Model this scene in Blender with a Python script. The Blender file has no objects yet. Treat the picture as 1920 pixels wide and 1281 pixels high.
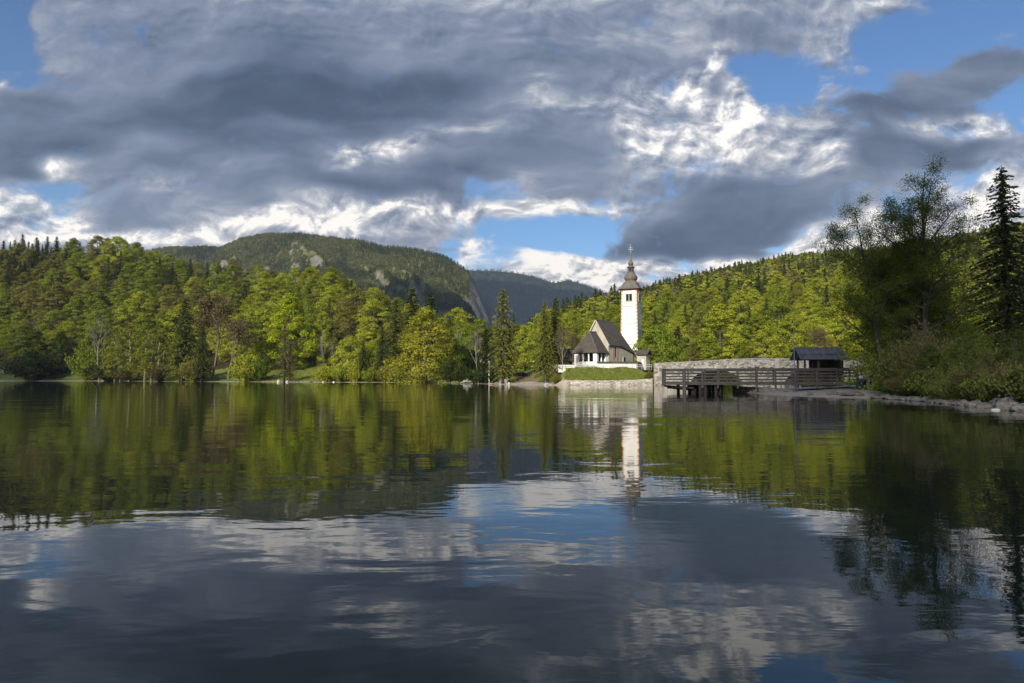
import bpy, bmesh, math, random
import numpy as np
from mathutils import Vector, Matrix

# ------------------------------------------------------------------ camera, sky, sun, exposure
scene = bpy.context.scene
COL = scene.collection
R = math.radians
rng = np.random.default_rng(7)
random.seed(7)

FPX, PITCH, CAMH = 1280.0, math.atan(68.0 / 1280.0), 1.7
cam_d = bpy.data.cameras.new('camera')
cam_d.sensor_width = 36.0
cam_d.lens = 24.0
cam_d.clip_start = 0.1
cam_d.clip_end = 30000.0
cam = bpy.data.objects.new('camera', cam_d)
cam.location = (0, 0, CAMH)
cam.rotation_euler = (R(90) + PITCH, 0, 0)
COL.objects.link(cam)
scene.camera = cam

SUN_A, SUN_E = 24.0, 24.0      # degrees: how far left of straight behind the camera, and how high
sdir = Vector((-math.sin(R(SUN_A)) * math.cos(R(SUN_E)), -math.cos(R(SUN_A)) * math.cos(R(SUN_E)), math.sin(R(SUN_E))))
sun_d = bpy.data.lights.new('sun', 'SUN')
sun_d.energy = 5.0
sun_d.angle = R(0.5)
sun_d.color = (1.0, 0.90, 0.74)
sun = bpy.data.objects.new('sun', sun_d)
sun.rotation_euler = sdir.to_track_quat('Z', 'Y').to_euler()
sun.location = (0, 0, 60)
COL.objects.link(sun)

scene.view_settings.view_transform = 'Standard'
scene.view_settings.look = 'None'
scene.view_settings.exposure = 0.28
scene.view_settings.gamma = 1.0
scene.render.film_transparent = False
try:
    scene.cycles.max_bounces = 6
    scene.cycles.diffuse_bounces = 2
    scene.cycles.glossy_bounces = 3
    scene.cycles.transmission_bounces = 2
    scene.cycles.transparent_max_bounces = 4
    scene.cycles.volume_bounces = 0
    scene.cycles.use_denoising = True
    scene.cycles.caustics_reflective = False
    scene.cycles.caustics_refractive = False
except Exception:
    pass


class NT:
    """small helper for node trees"""
    def __init__(self, tree):
        self.t = tree
        self.n = tree.nodes
        self.l = tree.links

    def add(self, typ, **kw):
        nd = self.n.new(typ)
        for k, v in kw.items():
            setattr(nd, k, v)
        return nd

    def put(self, sock, v):
        if hasattr(v, 'is_output') or isinstance(v, bpy.types.NodeSocket):
            self.l.new(v, sock)
        else:
            sock.default_value = v

    def m(self, op, a, b=0.0, c=None, clamp=False):
        nd = self.add('ShaderNodeMath', operation=op, use_clamp=clamp)
        self.put(nd.inputs[0], a)
        self.put(nd.inputs[1], b)
        if c is not None:
            self.put(nd.inputs[2], c)
        return nd.outputs[0]

    def xyz(self, x, y, z=0.0):
        nd = self.add('ShaderNodeCombineXYZ')
        self.put(nd.inputs[0], x); self.put(nd.inputs[1], y); self.put(nd.inputs[2], z)
        return nd.outputs[0]

    def noise(self, vec, scale, detail=4.0, rough=0.55, dist=0.0, dims='3D', lac=2.0):
        nd = self.add('ShaderNodeTexNoise', noise_dimensions=dims)
        self.put(nd.inputs['Vector'], vec)
        nd.inputs['Scale'].default_value = scale
        nd.inputs['Detail'].default_value = detail
        nd.inputs['Roughness'].default_value = rough
        nd.inputs['Distortion'].default_value = dist
        nd.inputs['Lacunarity'].default_value = lac
        return nd.outputs[0]

    def mix(self, f, a, b, blend='MIX'):
        nd = self.add('ShaderNodeMix', data_type='RGBA', blend_type=blend)
        self.put(nd.inputs[0], f)
        self.put(nd.inputs[6], a if not isinstance(a, tuple) else (*a, 1.0)[:4])
        self.put(nd.inputs[7], b if not isinstance(b, tuple) else (*b, 1.0)[:4])
        return nd.outputs[2]

    def ramp(self, f, stops, interp='LINEAR'):
        nd = self.add('ShaderNodeValToRGB')
        cr = nd.color_ramp
        cr.interpolation = interp
        while len(cr.elements) < len(stops):
            cr.elements.new(0.5)
        for e, (p, c) in zip(cr.elements, stops):
            e.position = p
        for e, (p, c) in zip(cr.elements, stops):
            e.position = p
            e.color = c if len(c) == 4 else (*c, 1.0)
        self.put(nd.inputs[0], f)
        return nd.outputs[0]

    def sstep(self, v, lo, hi):
        nd = self.add('ShaderNodeMapRange', interpolation_type='SMOOTHSTEP')
        self.put(nd.inputs[0], v)
        nd.inputs[1].default_value = lo; nd.inputs[2].default_value = hi
        nd.inputs[3].default_value = 0.0; nd.inputs[4].default_value = 1.0
        return nd.outputs[0]


world = bpy.data.worlds.new('World')
scene.world = world
world.use_nodes = True
W = NT(world.node_tree)
W.n.clear()
w_out = W.add('ShaderNodeOutputWorld')
w_bg = W.add('ShaderNodeBackground')
W.l.new(w_bg.outputs[0], w_out.inputs[0])
sky = W.add('ShaderNodeTexSky', sky_type='NISHITA')
sky.sun_disc = False
sky.sun_elevation = R(SUN_E)
sky.sun_rotation = math.atan2(sdir.x, sdir.y)
sky.altitude = 500.0
sky.air_density = 1.0
sky.dust_density = 0.6
sky.ozone_density = 1.6
SKY_STRENGTH = 0.1
w_bg.inputs[1].default_value = SKY_STRENGTH

# cloud cover as the evening had it: rows of (bearing, cover, brightness) at rising elevations,
# bearings/elevations written in the units of a 1920 px wide, 24 mm view looking north
SKY_ROWS = [
 (0,   [(0,.25,.5),(60,.3,.4),(100,.8,.42),(250,1,.45),(500,1,.45),(800,1,.44),(1000,1,.55),(1280,1,.5),(1500,1,.5),(1600,1,.58),(1680,.9,.62),(1730,.45,.6),(1765,.0,.5),(1920,.0,.5)]),
 (60,  [(0,.2,.4),(55,.3,.45),(90,.95,.46),(235,.85,.42),(262,.45,.45),(300,1,.44),(600,1,.42),(900,1,.45),(1280,1,.5),(1450,1,.42),(1490,.85,.5),(1580,.85,.62),(1630,.2,.6),(1680,.0,.5),(1860,.05,.5),(1920,.3,.5)]),
 (110, [(0,.1,.4),(60,.4,.45),(80,.9,.44),(200,.9,.42),(400,1,.36),(520,1,.3),(700,1,.35),(900,1,.42),(1200,1,.4),(1285,1,.5),(1310,.95,.95),(1335,.8,.6),(1370,.1,.5),(1530,.1,.5),(1560,.55,.55),(1640,.5,.62),(1690,.05,.5),(1770,.1,.4),(1830,1,.32),(1920,1,.28)]),
 (160, [(0,.6,.7),(30,.3,.5),(100,.7,.4),(200,1,.32),(400,1,.14),(600,1,.05),(850,1,.12),(940,1,.35),(980,.95,.62),(1040,1,.35),(1150,.9,.6),(1230,.9,.75),(1290,1,.97),(1322,1,.4),(1380,.9,.72),(1420,.3,.6),(1530,.15,.5),(1560,.55,.6),(1600,.4,.6),(1680,.2,.4),(1720,.9,.32),(1830,1,.25),(1880,.8,.3),(1920,.2,.4)]),
 (200, [(0,.95,.3),(200,1,.26),(400,1,.16),(600,1,.06),(750,1,.06),(880,1,.28),(1000,1,.6),(1100,1,.66),(1180,.75,.7),(1250,1,.5),(1330,1,.85),(1400,1,.92),(1450,.6,.7),(1500,.5,.6),(1540,.9,.6),(1590,.5,.5),(1640,.9,.33),(1750,1,.22),(1850,.6,.4),(1920,.15,.5)]),
 (240, [(0,1,.25),(150,1,.24),(350,1,.18),(550,1,.22),(700,1,.22),(800,1,.48),(900,1,.6),(1000,1,.36),(1100,1,.45),(1160,1,.85),(1250,1,.78),(1400,1,.88),(1450,.9,.6),(1550,1,.58),(1600,.9,.5),(1640,1,.28),(1700,.9,.55),(1800,.7,.85),(1850,.9,.95),(1900,.6,.7),(1920,.3,.6)]),
 (280, [(0,1,.17),(150,1,.13),(280,1,.3),(400,1,.18),(550,1,.38),(650,1,.78),(750,1,.78),(850,1,.45),(950,1,.2),(1080,1,.3),(1150,1,.7),(1250,.9,.82),(1350,.95,.75),(1450,1,.62),(1550,1,.75),(1610,1,.28),(1750,1,.13),(1850,1,.25),(1920,.7,.5)]),
 (320, [(0,1,.1),(95,1,.13),(122,.7,.85),(180,1,.4),(300,1,.22),(420,1,.48),(550,1,.3),(650,1,.62),(760,1,.3),(900,1,.14),(980,.9,.5),(1080,1,.3),(1200,.8,.6),(1300,.6,.6),(1400,.9,.5),(1500,1,.65),(1560,1,.78),(1620,1,.22),(1780,1,.16),(1830,.9,.6),(1920,.6,.6)]),
 (355, [(0,.8,.4),(60,.6,.7),(110,.3,.7),(150,.35,.6),(190,.9,.45),(280,1,.58),(350,1,.5),(450,1,.24),(560,1,.2),(700,1,.18),(850,1,.25),(935,.55,.6),(970,.5,.6),(1050,1,.4),(1150,.8,.5),(1250,.7,.4),(1350,1,.25),(1450,1,.2),(1550,1,.45),(1620,.9,.3),(1800,.5,.6),(1860,1,.85),(1920,1,.6)]),
 (390, [(0,.95,.88),(60,.6,.65),(110,.75,.85),(160,.6,.5),(240,1,.33),(350,1,.48),(480,1,.4),(560,1,.62),(640,1,.9),(750,1,.95),(850,1,.95),(920,.95,.78),(1000,.95,.9),(1100,.9,.68),(1200,.8,.52),(1300,1,.22),(1450,1,.15),(1560,.9,.3),(1620,.6,.5),(1750,.4,.6),(1830,1,.97),(1920,1,.92)]),
 (425, [(0,1,.75),(100,.9,.85),(160,.9,.95),(230,1,.38),(400,1,.55),(470,1,.97),(580,1,.92),(700,1,.8),(830,1,.55),(870,.6,.5),(920,.25,.6),(1000,.08,.6),(1120,.12,.6),(1180,.85,.4),(1250,1,.1),(1400,1,.06),(1480,1,.25),(1530,.6,.8),(1600,1,1),(1920,1,1)]),
 (455, [(0,1,.7),(300,1,.9),(430,1,1),(600,1,.6),(800,1,.5),(865,.2,.6),(900,.85,.95),(935,.2,.8),(1050,.05,.6),(1090,.1,.5),(1135,.7,.25),(1160,1,.15),(1300,1,.05),(1430,1,.15),(1470,.5,.6),(1520,1,.97),(1920,1,1)]),
 (487, [(0,1,.7),(700,1,.6),(860,.6,.8),(905,.75,.95),(940,.2,.8),(975,.85,1),(1050,1,.97),(1130,1,.92),(1200,1,.88),(1270,.9,.9),(1310,.35,.8),(1370,1,1),(1920,1,1)]),
 (525, [(0,1,.7),(930,.5,.9),(990,1,.92),(1200,1,.88),(1235,.45,.75),(1285,.95,.88),(1920,1,.95)]),
 (570, [(0,1,.72),(960,1,.78),(1920,1,.8)]),
]
cp, sp = math.cos(PITCH), math.sin(PITCH)
def pix_dir(px, py):
    u = (px - 960.0) / FPX
    v = (640.5 - py) / FPX
    return u / (cp - v * sp), (v * cp + sp) / (cp - v * sp)     # x/y and z/y of the sight line

tc = W.add('ShaderNodeTexCoord')
sep = W.add('ShaderNodeSeparateXYZ')
W.l.new(tc.outputs['Generated'], sep.inputs[0])
ay = W.m('MAXIMUM', W.m('ABSOLUTE', sep.outputs[1]), 0.12)
U = W.m('DIVIDE', sep.outputs[0], ay)
V = W.m('DIVIDE', sep.outputs[2], ay)
# ragged, wind-drawn edges: push the lookup about with noise
pv = W.xyz(U, W.m('MULTIPLY', V, 1.7))
wn = W.add('ShaderNodeTexNoise', noise_dimensions='2D')
W.put(wn.inputs['Vector'], pv)
wn.inputs['Scale'].default_value = 6.0; wn.inputs['Detail'].default_value = 2.5; wn.inputs['Roughness'].default_value = 0.5
ws = W.add('ShaderNodeSeparateColor')
W.l.new(wn.outputs['Color'], ws.inputs[0])
wx = W.m('SUBTRACT', ws.outputs[0], 0.5)
wy = W.m('SUBTRACT', ws.outputs[1], 0.5)
wl = W.add('ShaderNodeTexNoise', noise_dimensions='2D')
W.put(wl.inputs['Vector'], pv)
wl.inputs['Scale'].default_value = 2.3; wl.inputs['Detail'].default_value = 1.5
wls = W.add('ShaderNodeSeparateColor')
W.l.new(wl.outputs['Color'], wls.inputs[0])
U2 = W.m('MULTIPLY_ADD', W.m('SUBTRACT', wls.outputs[0], 0.5), 0.09, W.m('MULTIPLY_ADD', wx, 0.085, U))
V2 = W.m('MULTIPLY_ADD', W.m('SUBTRACT', wls.outputs[1], 0.5), 0.055, W.m('MULTIPLY_ADD', wy, 0.055, V))
Tt = W.m('MULTIPLY_ADD', U2, 1 / 1.7, 0.5, clamp=True)
lay = None
prevW = None
for py, stops in reversed(SKY_ROWS):
    st = []
    for (px, c, b) in stops:
        uu, vv = pix_dir(px, py)
        st.append((min(max(uu / 1.7 + 0.5, 0), 1), (c, b, 0)))
    col = W.ramp(Tt, st, 'EASE' if False else 'LINEAR')
    if lay is None:
        lay = col
    else:
        lay = W.mix(W.sstep(V2, prevW, vv), lay, col)
    prevW = vv
ls = W.add('ShaderNodeSeparateColor')
W.l.new(lay, ls.inputs[0])
cov, bri = ls.outputs[0], ls.outputs[1]
# billows: fine and crisp in the sunlit heaps, broad and soft in the shaded sheets
q1 = W.xyz(U2, W.m('MULTIPLY', V2, 1.5))
n1 = W.noise(q1, 17.0, 8.0, 0.58, 0.0, '2D')
q2 = W.xyz(W.m('ADD', U2, 0.006), W.m('MULTIPLY_ADD', V2, 1.5, -0.014))
n2 = W.noise(q2, 17.0, 6.0, 0.58, 0.0, '2D')
rel = W.m('SUBTRACT', n2, n1)                                      # lit upper edges of the billows
st1 = W.xyz(W.m('MULTIPLY_ADD', V2, -0.6, U2), W.m('MULTIPLY', V2, 3.0))
n3 = W.noise(st1, 5.5, 4.0, 0.5, 0.0, '2D')                         # long soft bands
n5 = W.noise(q1, 44.0, 5.0, 0.6, 0.0, '2D')
alpha = W.sstep(W.m('MULTIPLY_ADD', W.m('SUBTRACT', n5, 0.5), 0.55, W.m('MULTIPLY_ADD', W.m('SUBTRACT', n1, 0.5), 1.35, cov)), 0.26, 0.86)
lit = W.sstep(bri, 0.3, 0.85)
bb = W.m('MULTIPLY_ADD', W.m('SUBTRACT', n3, 0.5), 0.56, W.m('MULTIPLY_ADD', bri, 0.97, 0.035))
bb = W.m('MULTIPLY_ADD', rel, W.m('MULTIPLY_ADD', lit, 1.85, 0.16), bb)
bb = W.m('MULTIPLY_ADD', W.m('SUBTRACT', n1, 0.5), W.m('MULTIPLY_ADD', lit, 0.62, 0.10), bb)
bb = W.m('MULTIPLY_ADD', W.m('SUBTRACT', n5, 0.5), W.m('MULTIPLY_ADD', lit, 0.42, 0.05), bb)
kS = 0.90 / SKY_STRENGTH
ccol = W.ramp(bb, [(0.0, (.036, .058, .106)), (0.12, (.055, .083, .145)), (0.3, (.110, .150, .238)), (0.5, (.205, .25, .355)),
                   (0.68, (.37, .405, .49)), (0.84, (.60, .62, .68)), (1.0, (.98, .98, .97))], 'LINEAR')
ccs = W.add('ShaderNodeVectorMath', operation='SCALE')
W.l.new(ccol, ccs.inputs[0]); ccs.inputs[3].default_value = kS
skg = W.add('ShaderNodeVectorMath', operation='MULTIPLY')
W.l.new(sky.outputs[0], skg.inputs[0]); skg.inputs[1].default_value = (0.54, 0.78, 1.06)
fin = W.mix(alpha, skg.outputs[0], ccs.outputs[0])
W.l.new(fin, w_bg.inputs[0])

# ------------------------------------------------------------------ general helpers
def tag(o, label=None, cat=None, group=None, kind=None):
    if label: o['label'] = label
    if cat: o['category'] = cat
    if group: o['group'] = group
    if kind: o['kind'] = kind
    return o

def empty(name, loc, rz=0.0, scale=1.0):
    o = bpy.data.objects.new(name, None)
    o.empty_display_size = 0.3
    o.location = loc
    o.rotation_euler = (0, 0, rz)
    o.scale = (scale,) * 3 if not isinstance(scale, tuple) else scale
    COL.objects.link(o)
    return o

def np_mesh(name, verts, faces, mats, midx=None, smooth=False):
    """mesh from numpy arrays; faces (n,k) of one k, or a list of such arrays"""
    me = bpy.data.meshes.new(name)
    fl = faces if isinstance(faces, list) else [faces]
    fl = [np.asarray(f, dtype=np.int32) for f in fl if len(f)]
    verts = np.asarray(verts, dtype=np.float32)
    me.vertices.add(len(verts))
    me.vertices.foreach_set('co', verts.ravel())
    nl = sum(f.size for f in fl)
    nf = sum(len(f) for f in fl)
    me.loops.add(nl)
    me.loops.foreach_set('vertex_index', np.concatenate([f.ravel() for f in fl]))
    tot = np.concatenate([np.full(len(f), f.shape[1], dtype=np.int32) for f in fl])
    start = np.concatenate([[0], np.cumsum(tot)[:-1]]).astype(np.int32)
    me.polygons.add(nf)
    me.polygons.foreach_set('loop_start', start)
    me.polygons.foreach_set('loop_total', tot)
    if midx is not None:
        me.polygons.foreach_set('material_index', np.asarray(midx, dtype=np.int32))
    if smooth:
        me.polygons.foreach_set('use_smooth', np.ones(nf, dtype=bool))
    for m_ in (mats if isinstance(mats, (list, tuple)) else [mats]):
        me.materials.append(m_)
    me.update(calc_edges=True)
    return me

def obj_from(me, name, parent=None, loc=None):
    o = bpy.data.objects.new(name, me)
    if parent is not None: o.parent = parent
    if loc is not None: o.location = loc
    COL.objects.link(o)
    return o

class MB:
    """collects shapes and links them as ONE mesh object"""
    def __init__(self):
        self.v, self.f = [], []

    def add(self, vs, fs):
        k = len(self.v)
        self.v += [tuple(p) for p in vs]
        self.f += [tuple(i + k for i in f) for f in fs]
        return self

    def box(self, c, s, rz=0.0, rx=0.0, ry=0.0):
        M = Matrix.Translation(c) @ Matrix.Rotation(rz, 4, 'Z') @ Matrix.Rotation(ry, 4, 'Y') @ Matrix.Rotation(rx, 4, 'X')
        hx, hy, hz = s[0] / 2, s[1] / 2, s[2] / 2
        vs = [M @ Vector((x, y, z)) for z in (-hz, hz) for (x, y) in ((-hx, -hy), (hx, -hy), (hx, hy), (-hx, hy))]
        return self.add(vs, [(3, 2, 1, 0), (4, 5, 6, 7), (0, 1, 5, 4), (1, 2, 6, 5), (2, 3, 7, 6), (3, 0, 4, 7)])

    def bar(self, a, b, w, h, up=Vector((0, 0, 1))):
        a, b = Vector(a), Vector(b)
        d = (b - a).normalized()
        s = d.cross(up)
        if s.length < 1e-4: s = d.cross(Vector((0, 1, 0)))
        s.normalize()
        t = s.cross(d).normalized()
        vs = []
        for p in (a, b):
            for (i, j) in ((-1, -1), (1, -1), (1, 1), (-1, 1)):
                vs.append(p + s * (i * w / 2) + t * (j * h / 2))
        return self.add(vs, [(0, 1, 2, 3), (7, 6, 5, 4), (0, 4, 5, 1), (1, 5, 6, 2), (2, 6, 7, 3), (3, 7, 4, 0)])

    def tube(self, pts, rad, n=8, caps=True):
        pts = [Vector(p) for p in pts]
        if not isinstance(rad, (list, tuple)): rad = [rad] * len(pts)
        vs, fs = [], []
        prev = None
        for i, p in enumerate(pts):
            d = (pts[min(i + 1, len(pts) - 1)] - pts[max(i - 1, 0)]).normalized()
            if prev is None:
                s = d.cross(Vector((0, 1, 0.1)))
                if s.length < 1e-3: s = d.cross(Vector((1, 0, 0)))
            else:
                s = prev - d * prev.dot(d)
            s.normalize(); prev = s
            t = d.cross(s)
            for k in range(n):
                a = 2 * math.pi * k / n
                vs.append(p + (s * math.cos(a) + t * math.sin(a)) * rad[i])
        for i in range(len(pts) - 1):
            for k in range(n):
                k2 = (k + 1) % n
                fs.append((i * n + k, i * n + k2, (i + 1) * n + k2, (i + 1) * n + k))
        if caps:
            fs.append(tuple(reversed(range(n))))
            fs.append(tuple((len(pts) - 1) * n + k for k in range(n)))
        return self.add(vs, fs)

    def prism(self, poly, h0, h1):
        """vertical prism over an xy polygon (counter-clockwise)"""
        n = len(poly)
        vs = [(x, y, h0) for x, y in poly] + [(x, y, h1) for x, y in poly]
        fs = [tuple(reversed(range(n))), tuple(range(n, 2 * n))] + [(i, (i + 1) % n, n + (i + 1) % n, n + i) for i in range(n)]
        return self.add(vs, fs)

    def slab(self, face, t):
        """a sheet of thickness t below a planar face given by its corners"""
        face = [Vector(p) for p in face]
        nrm = Vector((0, 0, 0))
        for i in range(len(face)):
            nrm += (face[i] - face[0]).cross(face[(i + 1) % len(face)] - face[0])
        nrm.normalize()
        n = len(face)
        vs = face + [p - nrm * t for p in face]
        fs = [tuple(range(n)), tuple(reversed(range(n, 2 * n)))] + [(i, n + i, n + (i + 1) % n, (i + 1) % n) for i in range(n)]
        return self.add(vs, fs)

    def rings(self, rings, cap=True):
        n = len(rings[0])
        vs = [p for r_ in rings for p in r_]
        fs = []
        for i in range(len(rings) - 1):
            for k in range(n):
                k2 = (k + 1) % n
                fs.append((i * n + k, i * n + k2, (i + 1) * n + k2, (i + 1) * n + k))
        if cap:
            fs.append(tuple(reversed(range(n))))
            fs.append(tuple((len(rings) - 1) * n + k for k in range(n)))
        return self.add(vs, fs)

    def build(self, name, mat, parent=None, loc=None, rz=None, smooth=False, bevel=0.0):
        me = bpy.data.meshes.new(name)
        me.from_pydata(self.v, [], self.f)
        me.materials.append(mat)
        bm = bmesh.new(); bm.from_mesh(me)
        bmesh.ops.recalc_face_normals(bm, faces=bm.faces)
        if smooth:
            for f in bm.faces: f.smooth = True
        bm.to_mesh(me); bm.free()
        o = obj_from(me, name, parent, loc)
        if rz is not None: o.rotation_euler = (0, 0, rz)
        return o

# value noise in numpy for landforms
_perm = np.random.default_rng(3).random((256, 256))
def vnoise(x, y):
    xi, yi = np.floor(x).astype(int), np.floor(y).astype(int)
    fx, fy = x - xi, y - yi
    fx = fx * fx * (3 - 2 * fx); fy = fy * fy * (3 - 2 * fy)
    g = lambda i, j: _perm[i & 255, j & 255]
    return (g(xi, yi) * (1 - fx) + g(xi + 1, yi) * fx) * (1 - fy) + (g(xi, yi + 1) * (1 - fx) + g(xi + 1, yi + 1) * fx) * fy
def fbm(x, y, o=5, gain=0.5):
    s, a, t = 0.0, 1.0, 0.0
    for k in range(o):
        s = s + a * vnoise(x * 2 ** k + 17.3 * k, y * 2 ** k + 5.1 * k); t += a; a *= gain
    return s / t
def ss(x, a, b):
    t = np.clip((np.asarray(x, dtype=float) - a) / (b - a), 0, 1)
    return t * t * (3 - 2 * t)

# ------------------------------------------------------------------ materials
MATS = {}
def new_mat(name):
    m_ = bpy.data.materials.new(name)
    m_.use_nodes = True
    T = NT(m_.node_tree)
    T.n.clear()
    out = T.add('ShaderNodeOutputMaterial')
    MATS[name] = m_
    return m_, T, out

def pbr(name, col_fn, rough=0.8, bump=None, bump_d=0.02, metal=0.0, spec=0.3):
    m_, T, out = new_mat(name)
    b = T.add('ShaderNodeBsdfPrincipled')
    T.l.new(b.outputs[0], out.inputs[0])
    c = T.add('ShaderNodeTexCoord')
    vec = c.outputs['Object']
    T.put(b.inputs['Base Color'], col_fn(T, vec) if callable(col_fn) else (*col_fn, 1.0))
    b.inputs['Roughness'].default_value = rough
    b.inputs['Metallic'].default_value = metal
    b.inputs['Specular IOR Level'].default_value = spec
    if bump:
        bn = T.add('ShaderNodeBump')
        bn.inputs['Distance'].default_value = bump_d
        bn.inputs['Strength'].default_value = 1.0
        T.put(bn.inputs['Height'], bump(T, vec))
        T.l.new(bn.outputs[0], b.inputs['Normal'])
    return m_

def vary(c1, c2, scale=2.0, detail=5.0, c3=None, stretch=None):
    def fn(T, vec):
        v = vec
        if stretch:
            mp = T.add('ShaderNodeMapping')
            T.l.new(vec, mp.inputs[0]); mp.inputs['Scale'].default_value = stretch
            v = mp.outputs[0]
        n = T.noise(v, scale, detail, 0.6)
        st = [(0.3, c1), (0.7, c2)] if c3 is None else [(0.25, c1), (0.5, c2), (0.75, c3)]
        return T.ramp(n, st)
    return fn

def leaf_mat(name, transl=0.35, hue_var=0.0, bright=(0.55, 1.35)):
    """foliage: the tree's own colour, each leaf a little different"""
    m_, T, out = new_mat(name)
    oi = T.add('ShaderNodeObjectInfo')
    geo = T.add('ShaderNodeNewGeometry')
    rnd = geo.outputs['Random Per Island']
    br = T.add('ShaderNodeMapRange')
    T.l.new(rnd, br.inputs[0]); br.inputs[3].default_value = bright[0]; br.inputs[4].default_value = bright[1]
    tcn = T.add('ShaderNodeTexCoord')
    clump = T.noise(tcn.outputs['Object'], 0.55, 2.0)
    hs = T.add('ShaderNodeHueSaturation')
    T.put(hs.inputs['Color'], oi.outputs['Color'])
    T.put(hs.inputs['Value'], br.outputs[0])
    T.put(hs.inputs['Hue'], T.m('MULTIPLY_ADD', T.m('SUBTRACT', clump, 0.5), 0.10, 0.5))
    d = T.add('ShaderNodeBsdfDiffuse'); T.l.new(hs.outputs[0], d.inputs[0])
    tr = T.add('ShaderNodeBsdfTranslucent')
    T.put(tr.inputs[0], T.mix(1.0, hs.outputs[0], (1.25, 1.2, 0.6), 'MULTIPLY'))
    mx = T.add('ShaderNodeMixShader'); mx.inputs[0].default_value = transl
    T.l.new(d.outputs[0], mx.inputs[1]); T.l.new(tr.outputs[0], mx.inputs[2])
    T.l.new(mx.outputs[0], out.inputs[0])
    return m_

def stuff_leaf_mat(name, stops, transl=0.3):
    """foliage of the far wood: tone differs from crown to crown"""
    m_, T, out = new_mat(name)
    oi = T.add('ShaderNodeObjectInfo')
    geo = T.add('ShaderNodeNewGeometry')
    c = T.ramp(oi.outputs['Random'], stops)
    br = T.add('ShaderNodeMapRange')
    T.l.new(geo.outputs['Random Per Island'], br.inputs[0]); br.inputs[3].default_value = 0.6; br.inputs[4].default_value = 1.35
    hs = T.add('ShaderNodeHueSaturation')
    T.put(hs.inputs['Color'], c); T.put(hs.inputs['Value'], br.outputs[0])
    d = T.add('ShaderNodeBsdfDiffuse'); T.l.new(hs.outputs[0], d.inputs[0])
    tr = T.add('ShaderNodeBsdfTranslucent'); T.l.new(hs.outputs[0], tr.inputs[0])
    mx = T.add('ShaderNodeMixShader'); mx.inputs[0].default_value = transl
    T.l.new(d.outputs[0], mx.inputs[1]); T.l.new(tr.outputs[0], mx.inputs[2])
    T.l.new(mx.outputs[0], out.inputs[0])
    return m_

M_LEAF = leaf_mat('broad_leaves', 0.4)
M_NEEDLE = leaf_mat('needles', 0.15, bright=(0.5, 1.3))
M_BARK = pbr('bark', vary((.05, .042, .034), (.13, .115, .095), 3.0, 6.0, stretch=(1, 1, .3)), 0.9)
M_PALEBARK = pbr('pale_bark', vary((.16, .145, .125), (.38, .36, .32), 2.5, 5.0), 0.85)
M_TWIG = pbr('twigs', vary((.10, .085, .065), (.19, .165, .13), 1.0, 3.0), 0.9)
M_GTWIG = pbr('grey_twigs', vary((.15, .135, .125), (.27, .25, .235), 1.0, 3.0), 0.9)
M_PLASTER = pbr('white_plaster', vary((.54, .52, .48), (.80, .79, .765), 0.8, 9.0, c3=(.82, .81, .79), stretch=(1, 1, .22)), 0.85)
M_BEIGE = pbr('old_plaster', vary((.30, .28, .235), (.43, .405, .345), 0.7, 8.0, c3=(.52, .495, .435)), 0.9)
M_QUOIN = pbr('orange_paint', vary((.44, .21, .09), (.55, .33, .18), 1.5, 4.0), 0.8)
M_BELT = pbr('green_grey_stone', vary((.30, .36, .29), (.40, .44, .38), 2.0, 4.0), 0.8)
M_FRESCO = pbr('faded_fresco', vary((.33, .22, .15), (.47, .38, .28), 1.3, 8.0), 0.9)
def shingle(T, vec):
    mp = T.add('ShaderNodeMapping'); T.l.new(vec, mp.inputs[0]); mp.inputs['Scale'].default_value = (1, 1, 1)
    n = T.noise(vec, 1.2, 8.0, 0.7)
    sx = T.add('ShaderNodeSeparateXYZ'); T.l.new(vec, sx.inputs[0])
    rows = T.m('FRACT', T.m('MULTIPLY', sx.outputs[2], 3.3))
    fine = T.noise(vec, 9.0, 3.0, 0.7)
    f = T.m('ADD', T.m('MULTIPLY', rows, 0.16), T.m('MULTIPLY_ADD', fine, 0.45, T.m('MULTIPLY', n, 0.55)))
    return T.ramp(f, [(0.3, (.030, .028, .028)), (0.55, (.066, .059, .056)), (0.8, (.135, .122, .112))])
M_SHINGLE = pbr('weathered_shingles', shingle, 0.85, lambda T, v: T.noise(v, 8.0, 4.0, 0.7), 0.03)
M_ONION = pbr('grey_wood_shingles', lambda T, v: T.ramp(T.m('ADD', T.m('MULTIPLY', T.noise(v, 7.0, 4.0, .7), .6), T.m('MULTIPLY', T.noise(v, 1.3, 5.0), .5)),
              [(.35, (.075, .066, .058)), (.6, (.15, .135, .12)), (.8, (.27, .25, .23))]), 0.7, lambda T, v: T.noise(v, 10.0, 3.0, .7), .03)
M_DARK = pbr('dark_opening', (.012, .012, .013), 0.9)
M_GLASS = pbr('window_glass', (.02, .024, .028), 0.15, spec=0.6)
M_GREYMET = pbr('grey_metal', (.34, .36, .37), 0.5, metal=0.4)
M_BLUEMET = pbr('blue_grey_pole_paint', (.16, .24, .34), 0.4)
def planks(c1, c2):
    return vary(c1, c2, 2.2, 7.0, stretch=(0.6, 0.6, 6.0))
M_WOOD = pbr('weathered_planks', planks((.045, .041, .039), (.135, .125, .118)), 0.85, lambda T, v: T.noise(v, 12.0, 5.0, .7), .012)
M_DKWOOD = pbr('wet_dark_timber', planks((.022, .019, .018), (.06, .052, .047)), 0.8)
M_BROWNWOOD = pbr('brown_boards', planks((.055, .037, .026), (.11, .075, .052)), 0.85)
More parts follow.
